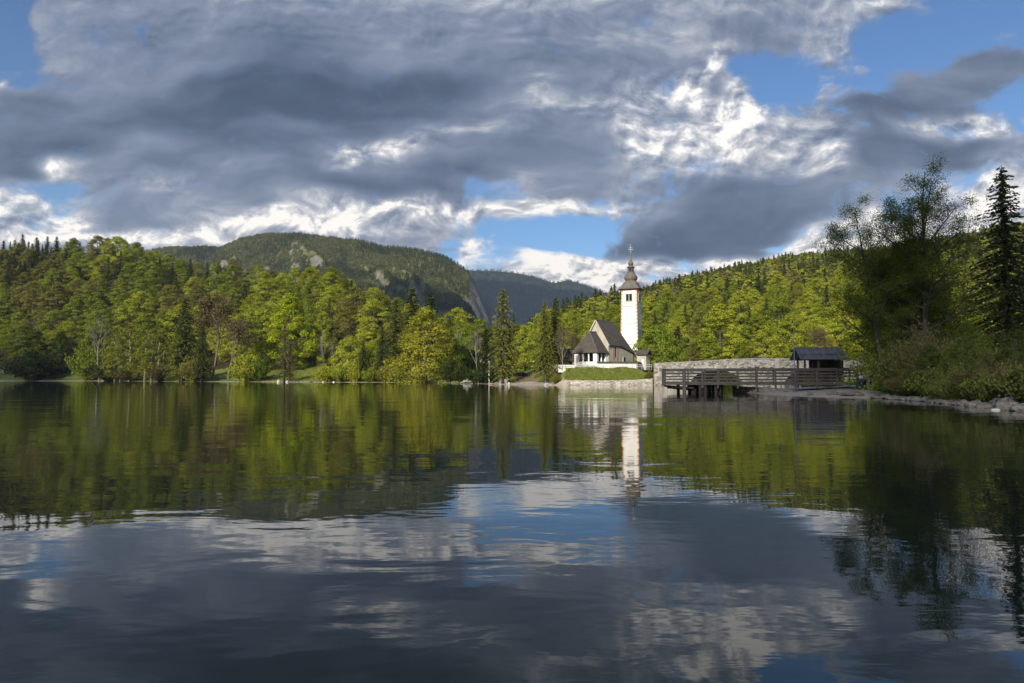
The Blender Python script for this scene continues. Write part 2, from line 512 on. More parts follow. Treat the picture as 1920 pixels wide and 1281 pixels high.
def roofboards(T, v):
    n = T.noise(v, 2.0, 5.0)
    mp = T.add('ShaderNodeMapping'); T.l.new(v, mp.inputs[0]); mp.inputs['Scale'].default_value = (3.6, .05, .05)
    s = T.noise(mp.outputs[0], 1.6, 2.0, .8)
    return T.ramp(T.m('ADD', T.m('MULTIPLY', n, .4), T.m('MULTIPLY', s, .6)), [(.35, (.06, .063, .07)), (.65, (.17, .175, .19))])
M_HUTROOF = pbr('grey_blue_roof_boards', roofboards, 0.6)
def masonry(T, vec, scale=.8, pal=None):
    vo = T.add('ShaderNodeTexVoronoi', feature='F1')
    mp = T.add('ShaderNodeMapping'); T.l.new(vec, mp.inputs[0]); mp.inputs['Scale'].default_value = (1.0 * scale, 1.0 * scale, 1.9 * scale)
    T.l.new(mp.outputs[0], vo.inputs['Vector']); vo.inputs['Scale'].default_value = 2.0
    vd = T.add('ShaderNodeTexVoronoi', feature='DISTANCE_TO_EDGE')
    T.l.new(mp.outputs[0], vd.inputs['Vector']); vd.inputs['Scale'].default_value = 2.0
    sc = T.add('ShaderNodeSeparateColor'); T.l.new(vo.outputs['Color'], sc.inputs[0])
    n = T.noise(vec, 0.5, 8.0, .7)
    f = T.m('ADD', T.m('MULTIPLY', sc.outputs[0], .45), T.m('MULTIPLY', n, .6))
    pal = pal or [(.28, (.16, .145, .125)), (.5, (.43, .405, .36)), (.78, (.66, .635, .585))]
    c = T.ramp(f, pal)
    return T.mix(T.sstep(vd.outputs[0], 0.0, 0.09), (.30, .28, .24), c)
def masonry_h(T, vec):
    vd = T.add('ShaderNodeTexVoronoi', feature='DISTANCE_TO_EDGE')
    mp = T.add('ShaderNodeMapping'); T.l.new(vec, mp.inputs[0]); mp.inputs['Scale'].default_value = (1, 1, 1.9)
    T.l.new(mp.outputs[0], vd.inputs['Vector']); vd.inputs['Scale'].default_value = 2.0
    return T.sstep(vd.outputs[0], 0, .15)
M_STONE = pbr('pale_masonry', masonry, 0.9, masonry_h, 0.06)
M_DSTONE = pbr('grey_masonry', lambda T, v: masonry(T, v, 1.3, [(.2, (.10, .092, .082)), (.5, (.20, .19, .17)), (.85, (.33, .32, .29))]), 0.9, masonry_h, .06)
M_COPING = pbr('coping_stone', vary((.34, .33, .31), (.52, .50, .47), 1.4, 6.0), 0.9)
M_ROCK = pbr('lake_rock', vary((.075, .07, .065), (.17, .162, .152), 1.7, 8.0, c3=(.28, .27, .255)), 0.9, lambda T, v: T.noise(v, 3.0, 8.0, .7), .12)
M_PALEROCK = pbr('pale_lake_rock', vary((.38, .37, .36), (.55, .54, .52), 1.7, 8.0, c3=(.70, .69, .67)), 0.9, lambda T, v: T.noise(v, 3.0, 8.0, .7), .1)
M_DRIFT = pbr('grey_driftwood', vary((.16, .14, .12), (.34, .31, .27), 2.0, 6.0), 0.9, lambda T, v: T.noise(v, 5.0, 6.0, .7), .05)
def paint(name, c, rough=.4, spec=.5): return pbr(name, c, rough, spec=spec)
M_CARDARK = paint('dark_car_paint', (.018, .02, .028), .25)
M_CARBLUE = paint('blue_car_paint', (.035, .14, .32), .25)
M_CARGREY = paint('silver_car_paint', (.42, .43, .44), .3)
M_TYRE = pbr('tyre_rubber', (.02, .02, .02), .8)
M_RED = paint('red_lamp', (.45, .03, .02))
M_NAVY = paint('navy_cloth', (.02, .03, .065), .9, .1)
M_JEANS = paint('blue_denim', (.035, .055, .11), .9, .1)
M_SKIN = paint('skin', (.45, .27, .19), .6, .3)
M_HAIR = paint('dark_hair', (.02, .015, .012), .7, .2)
M_BLUECLOTH = paint('bright_blue_cloth', (.03, .08, .30), .9, .1)
M_WHITECLOTH = paint('white_cloth', (.7, .7, .7), .9, .1)
M_PURPLE = paint('purple_cloth', (.10, .04, .24), .9, .1)
M_BINBLUE = paint('blue_plastic', (.015, .045, .12), .5)
M_SIGNBLUE = paint('blue_sign_face', (.02, .10, .42), .4)
M_SIGNYEL = paint('yellow_sign_face', (.72, .42, .02), .4)
M_SIGNWHITE = paint('white_sign_face', (.72, .72, .72), .4)
M_ORANGEPOST = paint('orange_brown_post', (.34, .15, .05), .8, .2)

# ------------------------------------------------------------------ terrain
def pxu(px, py=708.0): return pix_dir(px, py)[0]
SHORE_N = [(-700, 385), (-200, 368), (0, 363), (100, 362), (200, 357), (250, 335), (320, 302), (450, 284), (540, 268), (640, 257), (740, 251),
           (800, 240), (860, 216), (900, 192), (935, 171), (1000, 159), (1050, 156.5), (1100, 155.5), (1160, 154.5), (1224, 152.5), (1236, 153.5),
           (1240, 166), (1300, 184), (1450, 182), (1600, 160), (1800, 140), (2400, 120)]
SHORE_E = [(1378, 86), (1386, 80.5), (1440, 69), (1500, 62), (1560, 59), (1640, 57), (1700, 52), (1760, 46.5), (1830, 40), (1880, 36.5), (1960, 32), (2200, 25), (2700, 18),
           (2700, 60), (2300, 100), (1800, 106), (1600, 104), (1420, 99), (1384, 92)]
def to_xy(pts): return np.array([(pxu(p) * d, d) for p, d in pts])
polyN = np.vstack([to_xy(SHORE_N), [[400, 3200], [3500, 3200], [-3500, 3200], [-3500, 500]]])
polyE = to_xy(SHORE_E)
polyN = np.vstack([to_xy(SHORE_N), [[3500, 500], [3500, 4000], [-3500, 4000], [-3500, 1400]]])

def sdist(poly, x, y):
    x = np.asarray(x, dtype=float); y = np.asarray(y, dtype=float)
    d2 = np.full(x.shape, 1e18); inside = np.zeros(x.shape, dtype=bool)
    n = len(poly)
    for i in range(n):
        ax, ay_ = poly[i]; bx, by = poly[(i + 1) % n]
        ex, ey = bx - ax, by - ay_
        t = np.clip(((x - ax) * ex + (y - ay_) * ey) / (ex * ex + ey * ey), 0, 1)
        d2 = np.minimum(d2, (x - ax - t * ex) ** 2 + (y - ay_ - t * ey) ** 2)
        c = ((ay_ > y) != (by > y)) & (x < (bx - ax) * (y - ay_) / (by - ay_ + 1e-12) + ax)
        inside ^= c
    return np.where(inside, 1, -1) * np.sqrt(d2)

# skyline of the tree tops as seen: (bearing, height in the view) -> height of the ridges
RIDGE_L = [(-400, 420), (0, 440), (120, 446), (200, 440), (260, 448), (300, 470), (400, 490), (500, 506), (600, 506), (680, 526), (740, 560), (790, 586), (840, 630), (900, 680), (950, 700)]
RIDGE_R = [(880, 690), (930, 668), (980, 640), (1030, 605), (1060, 585), (1100, 574), (1150, 560), (1210, 545), (1280, 527), (1340, 511), (1400, 500), (1460, 488), (1530, 477), (1580, 474), (1650, 468), (1750, 452), (1850, 432), (1950, 420), (2300, 400)]
def interp(tab, px): return np.interp(px, [a for a, b in tab], [b for a, b in tab])

def terrain(x, y):
    x = np.asarray(x, dtype=float); y = np.asarray(y, dtype=float)
    px = 960 + 1280 * 0.9986 * x / np.maximum(y, 5)
    dN, dE = sdist(polyN, x, y), sdist(polyE, x, y)
    wL = 1 - ss(px, 840, 915); wC = ss(px, 1035, 1065) * (1 - ss(px, 1228, 1234)); wR = ss(px, 1228, 1234); wM = np.clip(1 - wL - wC - wR, 0, 1)
    p = np.maximum(dN, 0)
    rag = 0.5 * (fbm(x * .25, y * .25, 3) - .5)
    zl = 0.06 * np.minimum(p, 5) + 0.17 * np.clip(p - 5, 0, 68) + .02 * np.clip(p - 73, 0, 200)
    zm = .09 * np.minimum(p, 5) + np.clip(p - 5, 0, 14) * .29 + 0.01 * np.clip(p - 19, 0, 100)
    zc = np.where(p < .5, .2 * p, 0.05 + 1.1 * ss(p, .4, .6) + np.clip(p - .6, 0, 5.6) * .455) + .5 * ss(p, 7.2, 8.6)
    zr = .35 * np.minimum(p, 10) + .02 * np.clip(p - 10, 0, 100)
    zN = wL * zl + wM * zm + wC * zc + wR * zr
    zN = np.where(dN < 0, np.maximum(-2.6, dN * .3), zN)
    tyL, tyR = interp(RIDGE_L, px), interp(RIDGE_R, px)
    y0 = np.interp(px, [0, 300, 600, 700, 800, 860, 930], [392, 345, 325, 305, 282, 266, 230])
    yr = np.interp(px, [0, 600, 750, 860, 930], [545, 505, 440, 370, 330])
    zrl = np.maximum(CAMH + (708 - tyL) / 1280 * yr - 21, 4)
    t = (y - y0) / (yr - y0)
    fL = np.clip(t, 0, 1) ** 1.05 - .3 * np.clip(t - 1, 0, 2)
    hl = np.maximum(zrl - 12 * wL - 4.5 * (1 - wL), 0) * fL * (1 - ss(px, 880, 950))
    YR = 940.0
    zrr = np.maximum(CAMH + (708 - tyR) / 1280 * YR - 19, 6)
    t = (y - 238) / (YR - 238)
    fR = np.clip(t, 0, 1) ** .92 - .25 * np.clip(t - 1, 0, 2)
    hr = np.maximum(zrr - 5, 0) * fR * ss(px, 850, 960)
    rough = (fbm(x * .012 + 9, y * .012, 4) - .5) * 14 * ss(y, 300, 420)
    zN = np.where(dN > 0, zN + hl + hr + rough * ss(dN, 60, 160) + rag * ss(p, 3, 12) * (1 - wC), zN)
    e = np.maximum(dE, 0)
    zE = np.where(dE < 0, np.maximum(-2.6, dE * .3), .055 * np.minimum(e, 14) + .03 * np.clip(e - 14, 0, 30) + rag * .3 * ss(e, 2, 8))
    return np.maximum(zN, zE), dN, dE, px

us = np.concatenate([np.linspace(-1.15, -.8, 24)[:-1], np.linspace(-.8, .8, 460), np.linspace(.8, 1.4, 30)[1:]])
ys = np.concatenate([np.linspace(14, 150, 150)[:-1], np.linspace(150, 180, 70)[:-1], np.linspace(180, 420, 130)[:-1], np.linspace(420, 1000, 80)[:-1], np.linspace(1000, 3200, 20)])
UU, YY = np.meshgrid(us, ys)
XX = UU * YY
ZZ, DN, DE, PXX = terrain(XX, YY)
tv = np.stack([XX, YY, ZZ], -1).reshape(-1, 3)
nu, ny = len(us), len(ys)
ii = (np.arange(ny - 1)[:, None] * nu + np.arange(nu - 1)[None]).ravel()
tf = np.stack([ii, ii + 1, ii + nu + 1, ii + nu], 1)

gm, T, out = new_mat('ground_cover')
b = T.add('ShaderNodeBsdfPrincipled'); T.l.new(b.outputs[0], out.inputs[0])
b.inputs['Roughness'].default_value = .95; b.inputs['Specular IOR Level'].default_value = .15
at = T.add('ShaderNodeAttribute', attribute_name='zone')
sc = T.add('ShaderNodeSeparateColor'); T.l.new(at.outputs['Color'], sc.inputs[0])
tcn = T.add('ShaderNodeTexCoord'); vec = tcn.outputs['Object']
big = T.noise(vec, .12, 6.0, .65); fine = T.noise(vec, 2.2, 6.0, .7); mid = T.noise(vec, .6, 6.0, .65)
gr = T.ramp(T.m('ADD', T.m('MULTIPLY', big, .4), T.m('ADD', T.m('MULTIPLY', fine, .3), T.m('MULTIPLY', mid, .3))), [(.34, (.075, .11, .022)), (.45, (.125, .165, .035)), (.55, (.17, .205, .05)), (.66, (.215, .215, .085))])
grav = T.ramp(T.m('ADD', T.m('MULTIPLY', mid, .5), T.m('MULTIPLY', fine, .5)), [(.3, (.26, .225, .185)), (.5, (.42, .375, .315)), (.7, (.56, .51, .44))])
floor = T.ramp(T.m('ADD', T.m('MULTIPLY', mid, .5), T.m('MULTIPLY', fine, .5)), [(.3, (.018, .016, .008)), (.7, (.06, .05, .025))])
soil = T.ramp(fine, [(.3, (.13, .095, .055)), (.7, (.28, .22, .14))])
edge = T.m('MULTIPLY_ADD', T.m('SUBTRACT', mid, .5), 1.1, 0.0)
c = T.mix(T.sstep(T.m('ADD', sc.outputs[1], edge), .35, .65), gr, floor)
c = T.mix(T.sstep(T.m('ADD', sc.outputs[2], edge), .35, .65), c, soil)
c = T.mix(T.sstep(T.m('ADD', sc.outputs[0], T.m('MULTIPLY', edge, .8)), .4, .6), c, grav)
T.l.new(c, b.inputs['Base Color'])
bn = T.add('ShaderNodeBump'); bn.inputs['Distance'].default_value = .35
T.l.new(fine, bn.inputs['Height']); T.l.new(bn.outputs[0], b.inputs['Normal'])

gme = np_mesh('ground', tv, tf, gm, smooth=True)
dn, de, pxx, yy = DN.ravel(), DE.ravel(), PXX.ravel(), YY.ravel()
zone = np.zeros((len(tv), 4), np.float32); zone[:, 3] = 1
beachw = np.interp(pxx, [0, 180, 230, 300, 420, 480, 640, 700, 860, 900, 940, 990, 1040, 1060, 1100, 1230], [5, 4, 1, .3, 2, 5, 5, 1.5, 1, 2.5, 3.5, 6, 5, 1.6, .6, .2])
gb = (1 - ss(dn, beachw * .8, beachw * 1.2)) * (pxx < 1236)
gb = np.maximum(gb, (1 - ss(dn, -.5, 1)) * (dn > -4))
be = np.interp(pxx, [1380, 1440, 1640, 1700, 1900], [5, 11, 9, 2.0, 1.6])
gb = np.where((de > -6), np.maximum(gb, 1 - ss(de, be * .85, be * 1.15)), gb)
gb = np.where(de > -6, np.maximum(gb, np.exp(-((de - 13) / 2.2) ** 2) * (pxx > 1500)), gb)     # path above the beach
pathy = np.interp(pxx, [-200, 0, 60, 140, 250], [398, 394, 391, 384, 368])
gb = np.maximum(gb, np.exp(-((yy - pathy) / 1.6) ** 2) * (pxx < 150))
zone[:, 0] = np.clip(gb, 0, 1)
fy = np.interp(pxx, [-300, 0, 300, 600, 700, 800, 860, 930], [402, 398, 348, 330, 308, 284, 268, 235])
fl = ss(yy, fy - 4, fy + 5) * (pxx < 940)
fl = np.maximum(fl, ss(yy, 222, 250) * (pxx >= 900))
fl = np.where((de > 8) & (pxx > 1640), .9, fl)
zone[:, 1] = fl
so = (ss(pxx, 930, 950) * (1 - ss(pxx, 1003, 1016))) * ss(dn, 4, 6) * (1 - ss(dn, 12, 15)) * .75
so = np.maximum(so, ss(pxx, 840, 900) * (1 - ss(pxx, 1225, 1235)) * np.exp(-((dn - 22) / 3.0) ** 2))
zone[:, 2] = so
ca = gme.color_attributes.new('zone', 'FLOAT_COLOR', 'POINT')
ca.data.foreach_set('color', zone.ravel())
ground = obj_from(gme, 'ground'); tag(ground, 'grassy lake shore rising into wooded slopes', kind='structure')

def gz(x, y): return float(terrain(np.array([x]), np.array([y]))[0][0])
def gp(px, D, dz=0.0):
    x = pxu(px) * D
    return Vector((x, D, gz(x, D) + dz))
def pz(px, py, D):
    u, v = pix_dir(px, py)
    return Vector((u * D, D, CAMH + v * D))

# ------------------------------------------------------------------ lake
wm, T, out = new_mat('lake_water')
b = T.add('ShaderNodeBsdfPrincipled'); T.l.new(b.outputs[0], out.inputs[0])
b.inputs['Base Color'].default_value = (.006, .010, .009, 1)
b.inputs['Roughness'].default_value = .012
b.inputs['IOR'].default_value = 1.42
tcn = T.add('ShaderNodeTexCoord'); vec = tcn.outputs['Object']
mp = T.add('ShaderNodeMapping'); T.l.new(vec, mp.inputs[0]); mp.inputs['Scale'].default_value = (.55, 1.0, 1.0); mp.inputs['Rotation'].default_value = (0, 0, .12)
sw = T.noise(mp.outputs[0], .16, 2.0, .5)
n1w = T.noise(mp.outputs[0], .75, 3.0, .5, .4)
n2w = T.noise(mp.outputs[0], 3.2, 3.0, .55, .3)
calm = T.sstep(T.noise(vec, .035, 3.0), .38, .66)
h = T.m('MULTIPLY_ADD', n1w, 0.0125, T.m('MULTIPLY', sw, 0.042))
h = T.m('MULTIPLY_ADD', n2w, T.m('MULTIPLY_ADD', calm, .0045, .0012), h)
bn = T.add('ShaderNodeBump'); bn.inputs['Distance'].default_value = 1.0; bn.inputs['Strength'].default_value = 1.0
T.l.new(h, bn.inputs['Height']); T.l.new(bn.outputs[0], b.inputs['Normal'])
wv = [(-2500, -400, 0), (2500, -400, 0), (2500, 900, 0), (-2500, 900, 0)]
water = obj_from(np_mesh('lake_water', wv, np.array([[0, 1, 2, 3]]), wm), 'lake_water')
tag(water, 'calm dark lake mirroring the hills and clouds', kind='structure')

# ------------------------------------------------------------------ mountains
def mountain(name, tops, y0, y1, nx, nt, p_tab, amp, freq, mat, label, seed=0.0):
    pxs = np.linspace(tops[0][0], tops[-1][0], nx)
    ts = np.linspace(0, 1.25, nt)
    PXm, TT = np.meshgrid(pxs, ts)
    Y = y0 + (y1 - y0) * TT
    zr = CAMH + (708 - interp(tops, PXm)) / 1280 * y1
    X = pxu(PXm) * Y if False else (PXm - 960) / 1280 / .9986 * Y
    p = np.interp(PXm, [a for a, b_ in p_tab], [b_ for a, b_ in p_tab])
    g = np.where(TT < 1, np.clip(TT, 0, 1) ** p, 1 - .8 * (TT - 1))
    n = fbm(X * freq + seed, Y * freq * .6 + seed, 6, .55)
    rid = 1 - np.abs(2 * fbm(X * freq * .7 + 4.2 + seed + Y * freq * .25, Y * freq * .25 + 1.7, 5, .5) - 1)
    env = np.clip(TT * 2.2, 0, 1) * np.clip((1.02 - TT) * 3.0, .06, 1)
    Z = zr * g + ((n - .5) * amp * .8 + (rid - .8) * amp * 2.2) * env
    v = np.stack([X, Y, Z], -1).reshape(-1, 3)
    k = (np.arange(nt - 1)[:, None] * nx + np.arange(nx - 1)[None]).ravel()
    f = np.stack([k, k + 1, k + nx + 1, k + nx], 1)
    o = obj_from(np_mesh(name, v, f, mat, smooth=True), name)
    tag(o, label, kind='structure')
    return o, X, Y, Z

def mountain_mat(name, gstops, rock_lo, rock_hi, scale):
    m_, T, out = new_mat(name)
    b = T.add('ShaderNodeBsdfDiffuse'); T.l.new(b.outputs[0], out.inputs[0])
    tcn = T.add('ShaderNodeTexCoord'); vec = tcn.outputs['Object']
    geo = T.add('ShaderNodeNewGeometry')
    sx = T.add('ShaderNodeSeparateXYZ'); T.l.new(geo.outputs['Normal'], sx.inputs[0])
    n = T.noise(vec, scale, 7.0, .65); n2_ = T.noise(vec, scale * 9, 5.0, .7)
    c = T.ramp(T.m('ADD', T.m('MULTIPLY', n, .55), T.m('MULTIPLY', n2_, .45)), gstops)
    mpr = T.add('ShaderNodeMapping'); T.l.new(vec, mpr.inputs[0]); mpr.inputs['Scale'].default_value = (1, 1, .35)
    rn = T.noise(mpr.outputs[0], scale * 5, 7.0, .7)
    rock = T.ramp(rn, [(.3, (.09, .09, .088)), (.7, (.25, .245, .24))])
    steep = T.m('SUBTRACT', T.m('MULTIPLY_ADD', rn, .42, T.m('MULTIPLY', n, .22)), sx.outputs[2])
    c = T.mix(T.sstep(steep, rock_lo, rock_hi), c, rock)
    T.l.new(c, b.inputs[0])
    bn = T.add('ShaderNodeBump'); bn.inputs['Distance'].default_value = 6.0
    T.l.new(n2_, bn.inputs['Height']); T.l.new(bn.outputs[0], b.inputs['Normal'])
    return m_
M_MTN = mountain_mat('wooded_mountain', [(.3, (.065, .075, .034)), (.5, (.12, .13, .05)), (.7, (.20, .19, .08))], -.42, -.18, .006)
M_FAR = mountain_mat('far_wooded_mountain', [(.3, (.016, .022, .012)), (.7, (.045, .052, .03))], -.1, .1, .003)
MID_TOPS = [(100, 500), (200, 485), (300, 464), (370, 463), (410, 464), (445, 446), (500, 437), (560, 437), (620, 442), (680, 453), (720, 461), (780, 467), (820, 477), (850, 488), (880, 510), (900, 540), (915, 575), (925, 610), (935, 650), (950, 705)]
FAR_TOPS = [(600, 520), (760, 505), (885, 506), (930, 507), (965, 511), (1010, 521), (1040, 530), (1065, 524), (1090, 531), (1120, 543), (1160, 556), (1230, 575), (1320, 610), (1450, 660), (1600, 700)]
mtn, MX, MY, MZ = mountain('mountain', MID_TOPS, 1450, 2600, 420, 180, [(100, 1.2), (500, 1.1), (700, 1.0), (850, .85), (900, .75), (950, .7)], 120, .0042, M_MTN, 'round wooded mountain with grey cliffs on its steep end')
far, FX, FY, FZ = mountain('far_mountain', FAR_TOPS, 4200, 6200, 300, 90, [(600, .9), (1600, .9)], 150, .0016, M_FAR, 'dark blue wooded ridge beyond the valley', 31.0)

# ------------------------------------------------------------------ tree building
def leaf_quads(c, size, g, aspect=.6, flat=.0, along=None, nrm=None):
    """one lozenge leaf per centre; flat: how far the leaves lie level; along: direction the long axis follows"""
    n = len(c)
    a = g.normal(size=(n, 3)) if along is None else along + g.normal(size=(n, 3)) * .35
    a[:, 2] *= (1 - flat)
    a /= np.linalg.norm(a, axis=1, keepdims=True) + 1e-9
    if nrm is not None:                       # leaves turn their faces outwards and up to the light
        nn = nrm + g.normal(size=(n, 3)) * .55
        nn /= np.linalg.norm(nn, axis=1, keepdims=True) + 1e-9
        a -= nn * (a * nn).sum(1, keepdims=True)
        a /= np.linalg.norm(a, axis=1, keepdims=True) + 1e-9
        b_ = np.cross(nn, a)
    else:
        b_ = g.normal(size=(n, 3)); b_[:, 2] *= (1 - flat)
    b_ -= a * (a * b_).sum(1, keepdims=True)
    b_ /= np.linalg.norm(b_, axis=1, keepdims=True) + 1e-9
    s = (size * g.uniform(.65, 1.35, n))[:, None] * .5
    v = np.stack([c - a * s, c + b_ * s * aspect, c + a * s, c - b_ * s * aspect], 1).reshape(-1, 3)
    f = np.arange(n * 4).reshape(n, 4)
    return v, f

def mb_mesh(mb, name, mat, smooth=True):
    me = bpy.data.meshes.new(name)
    me.from_pydata([tuple(p) for p in mb.v], [], mb.f)
    me.materials.append(mat)
    if smooth: me.polygons.foreach_set('use_smooth', np.ones(len(me.polygons), dtype=bool))
    return me

def broadleaf(seed, H=20., Rd=5.5, base=.16, nc=64, per=80, leaf=.5, shape=.85, layered=.34, bark=None, lean=0., tip=.12, limb_r=.07):
    g = np.random.default_rng(seed)
    mb = MB()
    top = H * .9
    tp = [Vector((lean * H * .12 * math.sin(k * 1.3 + seed) * k / 6 + g.normal() * .12 * k / 3, g.normal() * .12 * k / 3, top * k / 6)) for k in range(7)]
    r0 = H * .017
    mb.tube(tp, [r0 * 1.25] + [r0 * (1 - .85 * k / 6) for k in range(1, 7)], 7)
    cs = []
    P = []; rad = []
    for i in range(nc):
        h = base + (1 - base) * ((i + g.uniform(0, 1)) / nc) ** .9
        hh = (h - base) / (1 - base)
        env = Rd * (math.sin(math.pi * min(1, (.14 + .86 * hh)) ** shape) ** .62 + tip * (1 - hh)) * g.uniform(.82, 1.12)
        a = i * 2.39996 + g.normal() * .35
        rr = env * math.sqrt(g.uniform(.18, 1))
        z = H * h - g.uniform(0, .02) * H
        cr = Rd * g.uniform(.24, .42) * (1 - .35 * hh)
        q = np.array([rr * math.cos(a), rr * math.sin(a), z - cr * .3])
        P.append(q); rad.append(cr)
        if rr > env * .4:
            t0 = max(.08, min(.97, (z - rr * .75) / top))
            k = t0 * 6; k0 = min(int(k), 5)
            s = tp[k0].lerp(tp[k0 + 1], k - k0)
            e = Vector(q)
            m_ = s.lerp(e, .5) + Vector((0, 0, -.08 * rr))
            lr = limb_r * (.5 + rr / Rd) * H / 20
            mb.tube([s, m_, e], [lr, lr * .65, lr * .2], 4, caps=False)
    vs, ns = [], []
    for q, cr in zip(P, rad):
        m = int(per * (cr / (Rd * .33)) ** 2) + 8
        u_ = g.normal(size=(m, 3))
        u_ /= np.linalg.norm(u_, axis=1, keepdims=True)
        rr = g.uniform(.25, 1, (m, 1)) ** .5
        off = u_ * rr * cr * np.array([1, 1, layered])
        off[:, 2] -= .22 * (off[:, 0] ** 2 + off[:, 1] ** 2) / cr
        vs.append(q + off)
        o_ = u_ * np.array([1, 1, 1.2]) + np.array([0, 0, .35])
        ax_ = q - np.array([0, 0, H * .45]); ax_ = ax_ / (np.linalg.norm(ax_) + 1e-6)
        ns.append(o_ * .8 + ax_ * .6)
    c = np.concatenate(vs)
    v, f = leaf_quads(c, leaf, g, .7, .3, nrm=np.concatenate(ns))
    return mb_mesh(mb, 'trunk', bark or M_BARK), np_mesh('crown', v, f, M_LEAF)

def spruce(seed, H=22., Rd=3.3, step=.62, nb=8, base=.04, card=.75, droop=.28, sparse=0., taper=.85, bark=None):
    g = np.random.default_rng(seed)
    mb = MB()
    mb.tube([(0, 0, 0), (0, 0, H * .5), (0, 0, H)], [H * .016, H * .009, .02], 7)
    cs, al, sz = [], [], []
    z = H * base
    while z < H * .985:
        h = z / H
        L0 = Rd * min(1, (1 - h) / .75) ** taper * (.75 + .25 * min(1, h / .12)) + .18
        n = max(4, int(nb * (.55 + .45 * (1 - h))))
        a0 = g.uniform(0, 6.28)
        for k in range(n):
            if g.uniform() < sparse: continue
            a = a0 + 2 * math.pi * k / n + g.normal() * .25
            L = L0 * g.uniform(.62, 1.12)
            zz = z + g.normal() * step * .3
            up = .25 if h > .75 else -.02
            m = max(3, int(L / card * 2.6))
            t = (np.arange(m) + g.uniform(0, 1, m)) / m
            r = L * t
            dz = up * r - droop * L * t ** 1.6 + (.14 * L * np.maximum(t - .8, 0))
            w = (1 - t * .65) * card * .75
            side = g.uniform(-1, 1, m) * w * .55
            x = r * math.cos(a) - side * math.sin(a); y = r * math.sin(a) + side * math.cos(a)
            cs.append(np.stack([x, y, zz + dz - np.abs(side) * .25 - g.uniform(0, .25, m) * card], 1))
            d = np.stack([np.cos(a) * np.ones(m) - np.sin(a) * np.sign(side) * .5, np.sin(a) + np.cos(a) * np.sign(side) * .5, -.25 - .35 * t], 1)
            al.append(d)
            sz.append(card * (1.12 - .35 * t))
            if L > .8:
                mb.tube([(0, 0, zz), (L * .85 * math.cos(a), L * .85 * math.sin(a), zz + .85 * up * L - droop * L * .77)], [.035 * H / 20, .012], 3, caps=False)
        z += step * g.uniform(.8, 1.2) * (1 - .45 * h)
    c = np.concatenate(cs); al = np.concatenate(al); s = np.concatenate(sz)
    v, f = leaf_quads(c, s, g, .42, 0., al)
    return mb_mesh(mb, 'trunk', bark or M_BARK), np_mesh('crown', v, f, M_NEEDLE)

def branching(seed, H=18., spread=.5, depth=4, kids=(4, 5), r0=None, trunk=.35, leaf=.0, per_tip=4, bark=None, up=.35, first=.45, ratio=.62, sides=(7, 5, 4, 3, 3), twigmat=None, stems=1, stem_spread=.12, leaf_from=0., jit=.3, lspread=.35, kids0=None, ratio0=None):
    """a bare or half-leaved tree grown by repeated forking"""
    g = np.random.default_rng(seed)
    mb = MB(); tw = MB(); tips = []
    def grow(p, d, L, r, k):
        n = 4 if k < 2 else 3
        pts = [p]; dd = d.copy()
        for i in range(n):
            dd = (dd + Vector(g.normal(size=3)) * jit * (.35 if k or not kids0 else .10) + Vector((0, 0, up * .22))).normalized()
            pts.append(pts[-1] + dd * (L / n))
        rad = [r * (1 - .62 * i / n) for i in range(n + 1)]
        (mb if k < 2 else tw).tube(pts, rad, sides[min(k, 4)], caps=False)
        if k >= depth:
            tips.append(pts[-1]); tips.append(pts[-2]); return
        m = int(g.integers(kids[0], kids[1] + 1)) + (3 if k == 0 else 0)
        if k == 0 and kids0: m = kids0
        for j in range(m):
            t = (first if k == 0 else .3) + (1 - (first if k == 0 else .3)) * (j + g.uniform(.2, .9)) / m
            i = min(int(t * n), n - 1)
            q = pts[i].lerp(pts[i + 1], t * n - i)
            a = j * 2.4 + g.normal() * .5
            side = Vector((math.cos(a), math.sin(a), 0))
            side = (side - dd * side.dot(dd))
            if side.length < .1: side = Vector((1, 0, 0))
            side.normalize()
            nd = (dd * (1 - spread) + side * spread + Vector((0, 0, up * .5))).normalized()
            grow(q, nd, L * (ratio0 if k == 0 and ratio0 else ratio) * g.uniform(.75, 1.15) * (1.1 - .45 * t), rad[i] * .55, k + 1)
        if k > 0: tips.append(pts[-1])
        else: grow(pts[-1], dd, L * ratio * .6, rad[-1] * .9, k + 1)
    r0 = r0 or H * .014
    for s in range(stems):
        a = 2 * math.pi * s / max(stems, 1) + g.uniform(0, 1)
        d = Vector((math.cos(a) * stem_spread, math.sin(a) * stem_spread, 1)) if stems > 1 else Vector((g.normal() * .03, g.normal() * .03, 1))
        hs = H * (1 if s == 0 else g.uniform(.7, .95))
        grow(Vector((math.cos(a) * .25 * (stems > 1), math.sin(a) * .25 * (stems > 1), 0)), d.normalized(), hs * .68, r0 * (1 if s == 0 else .8), 0)
    # one mesh for wood
    k = len(mb.v)
    mb.v += tw.v; mb.f += [tuple(i + k for i in f) for f in tw.f]
    # scale to the wished height
    zmax = max(p[2] for p in mb.v)
    sc_ = H / zmax
    mb.v = [(p[0] * sc_, p[1] * sc_, p[2] * sc_) for p in mb.v]
    tm = mb_mesh(mb, 'trunk', bark or M_TWIG)
    if leaf <= 0: return tm, None
    tp = np.array([(t.x, t.y, t.z) for t in tips]) * sc_
    tp = tp[tp[:, 2] > leaf_from * H]
    c = np.repeat(tp, per_tip, 0) + g.normal(size=(len(tp) * per_tip, 3)) * lspread
    v, f = leaf_quads(c, leaf, g, .6, .3)
    return tm, np_mesh('crown', v, f, M_LEAF)

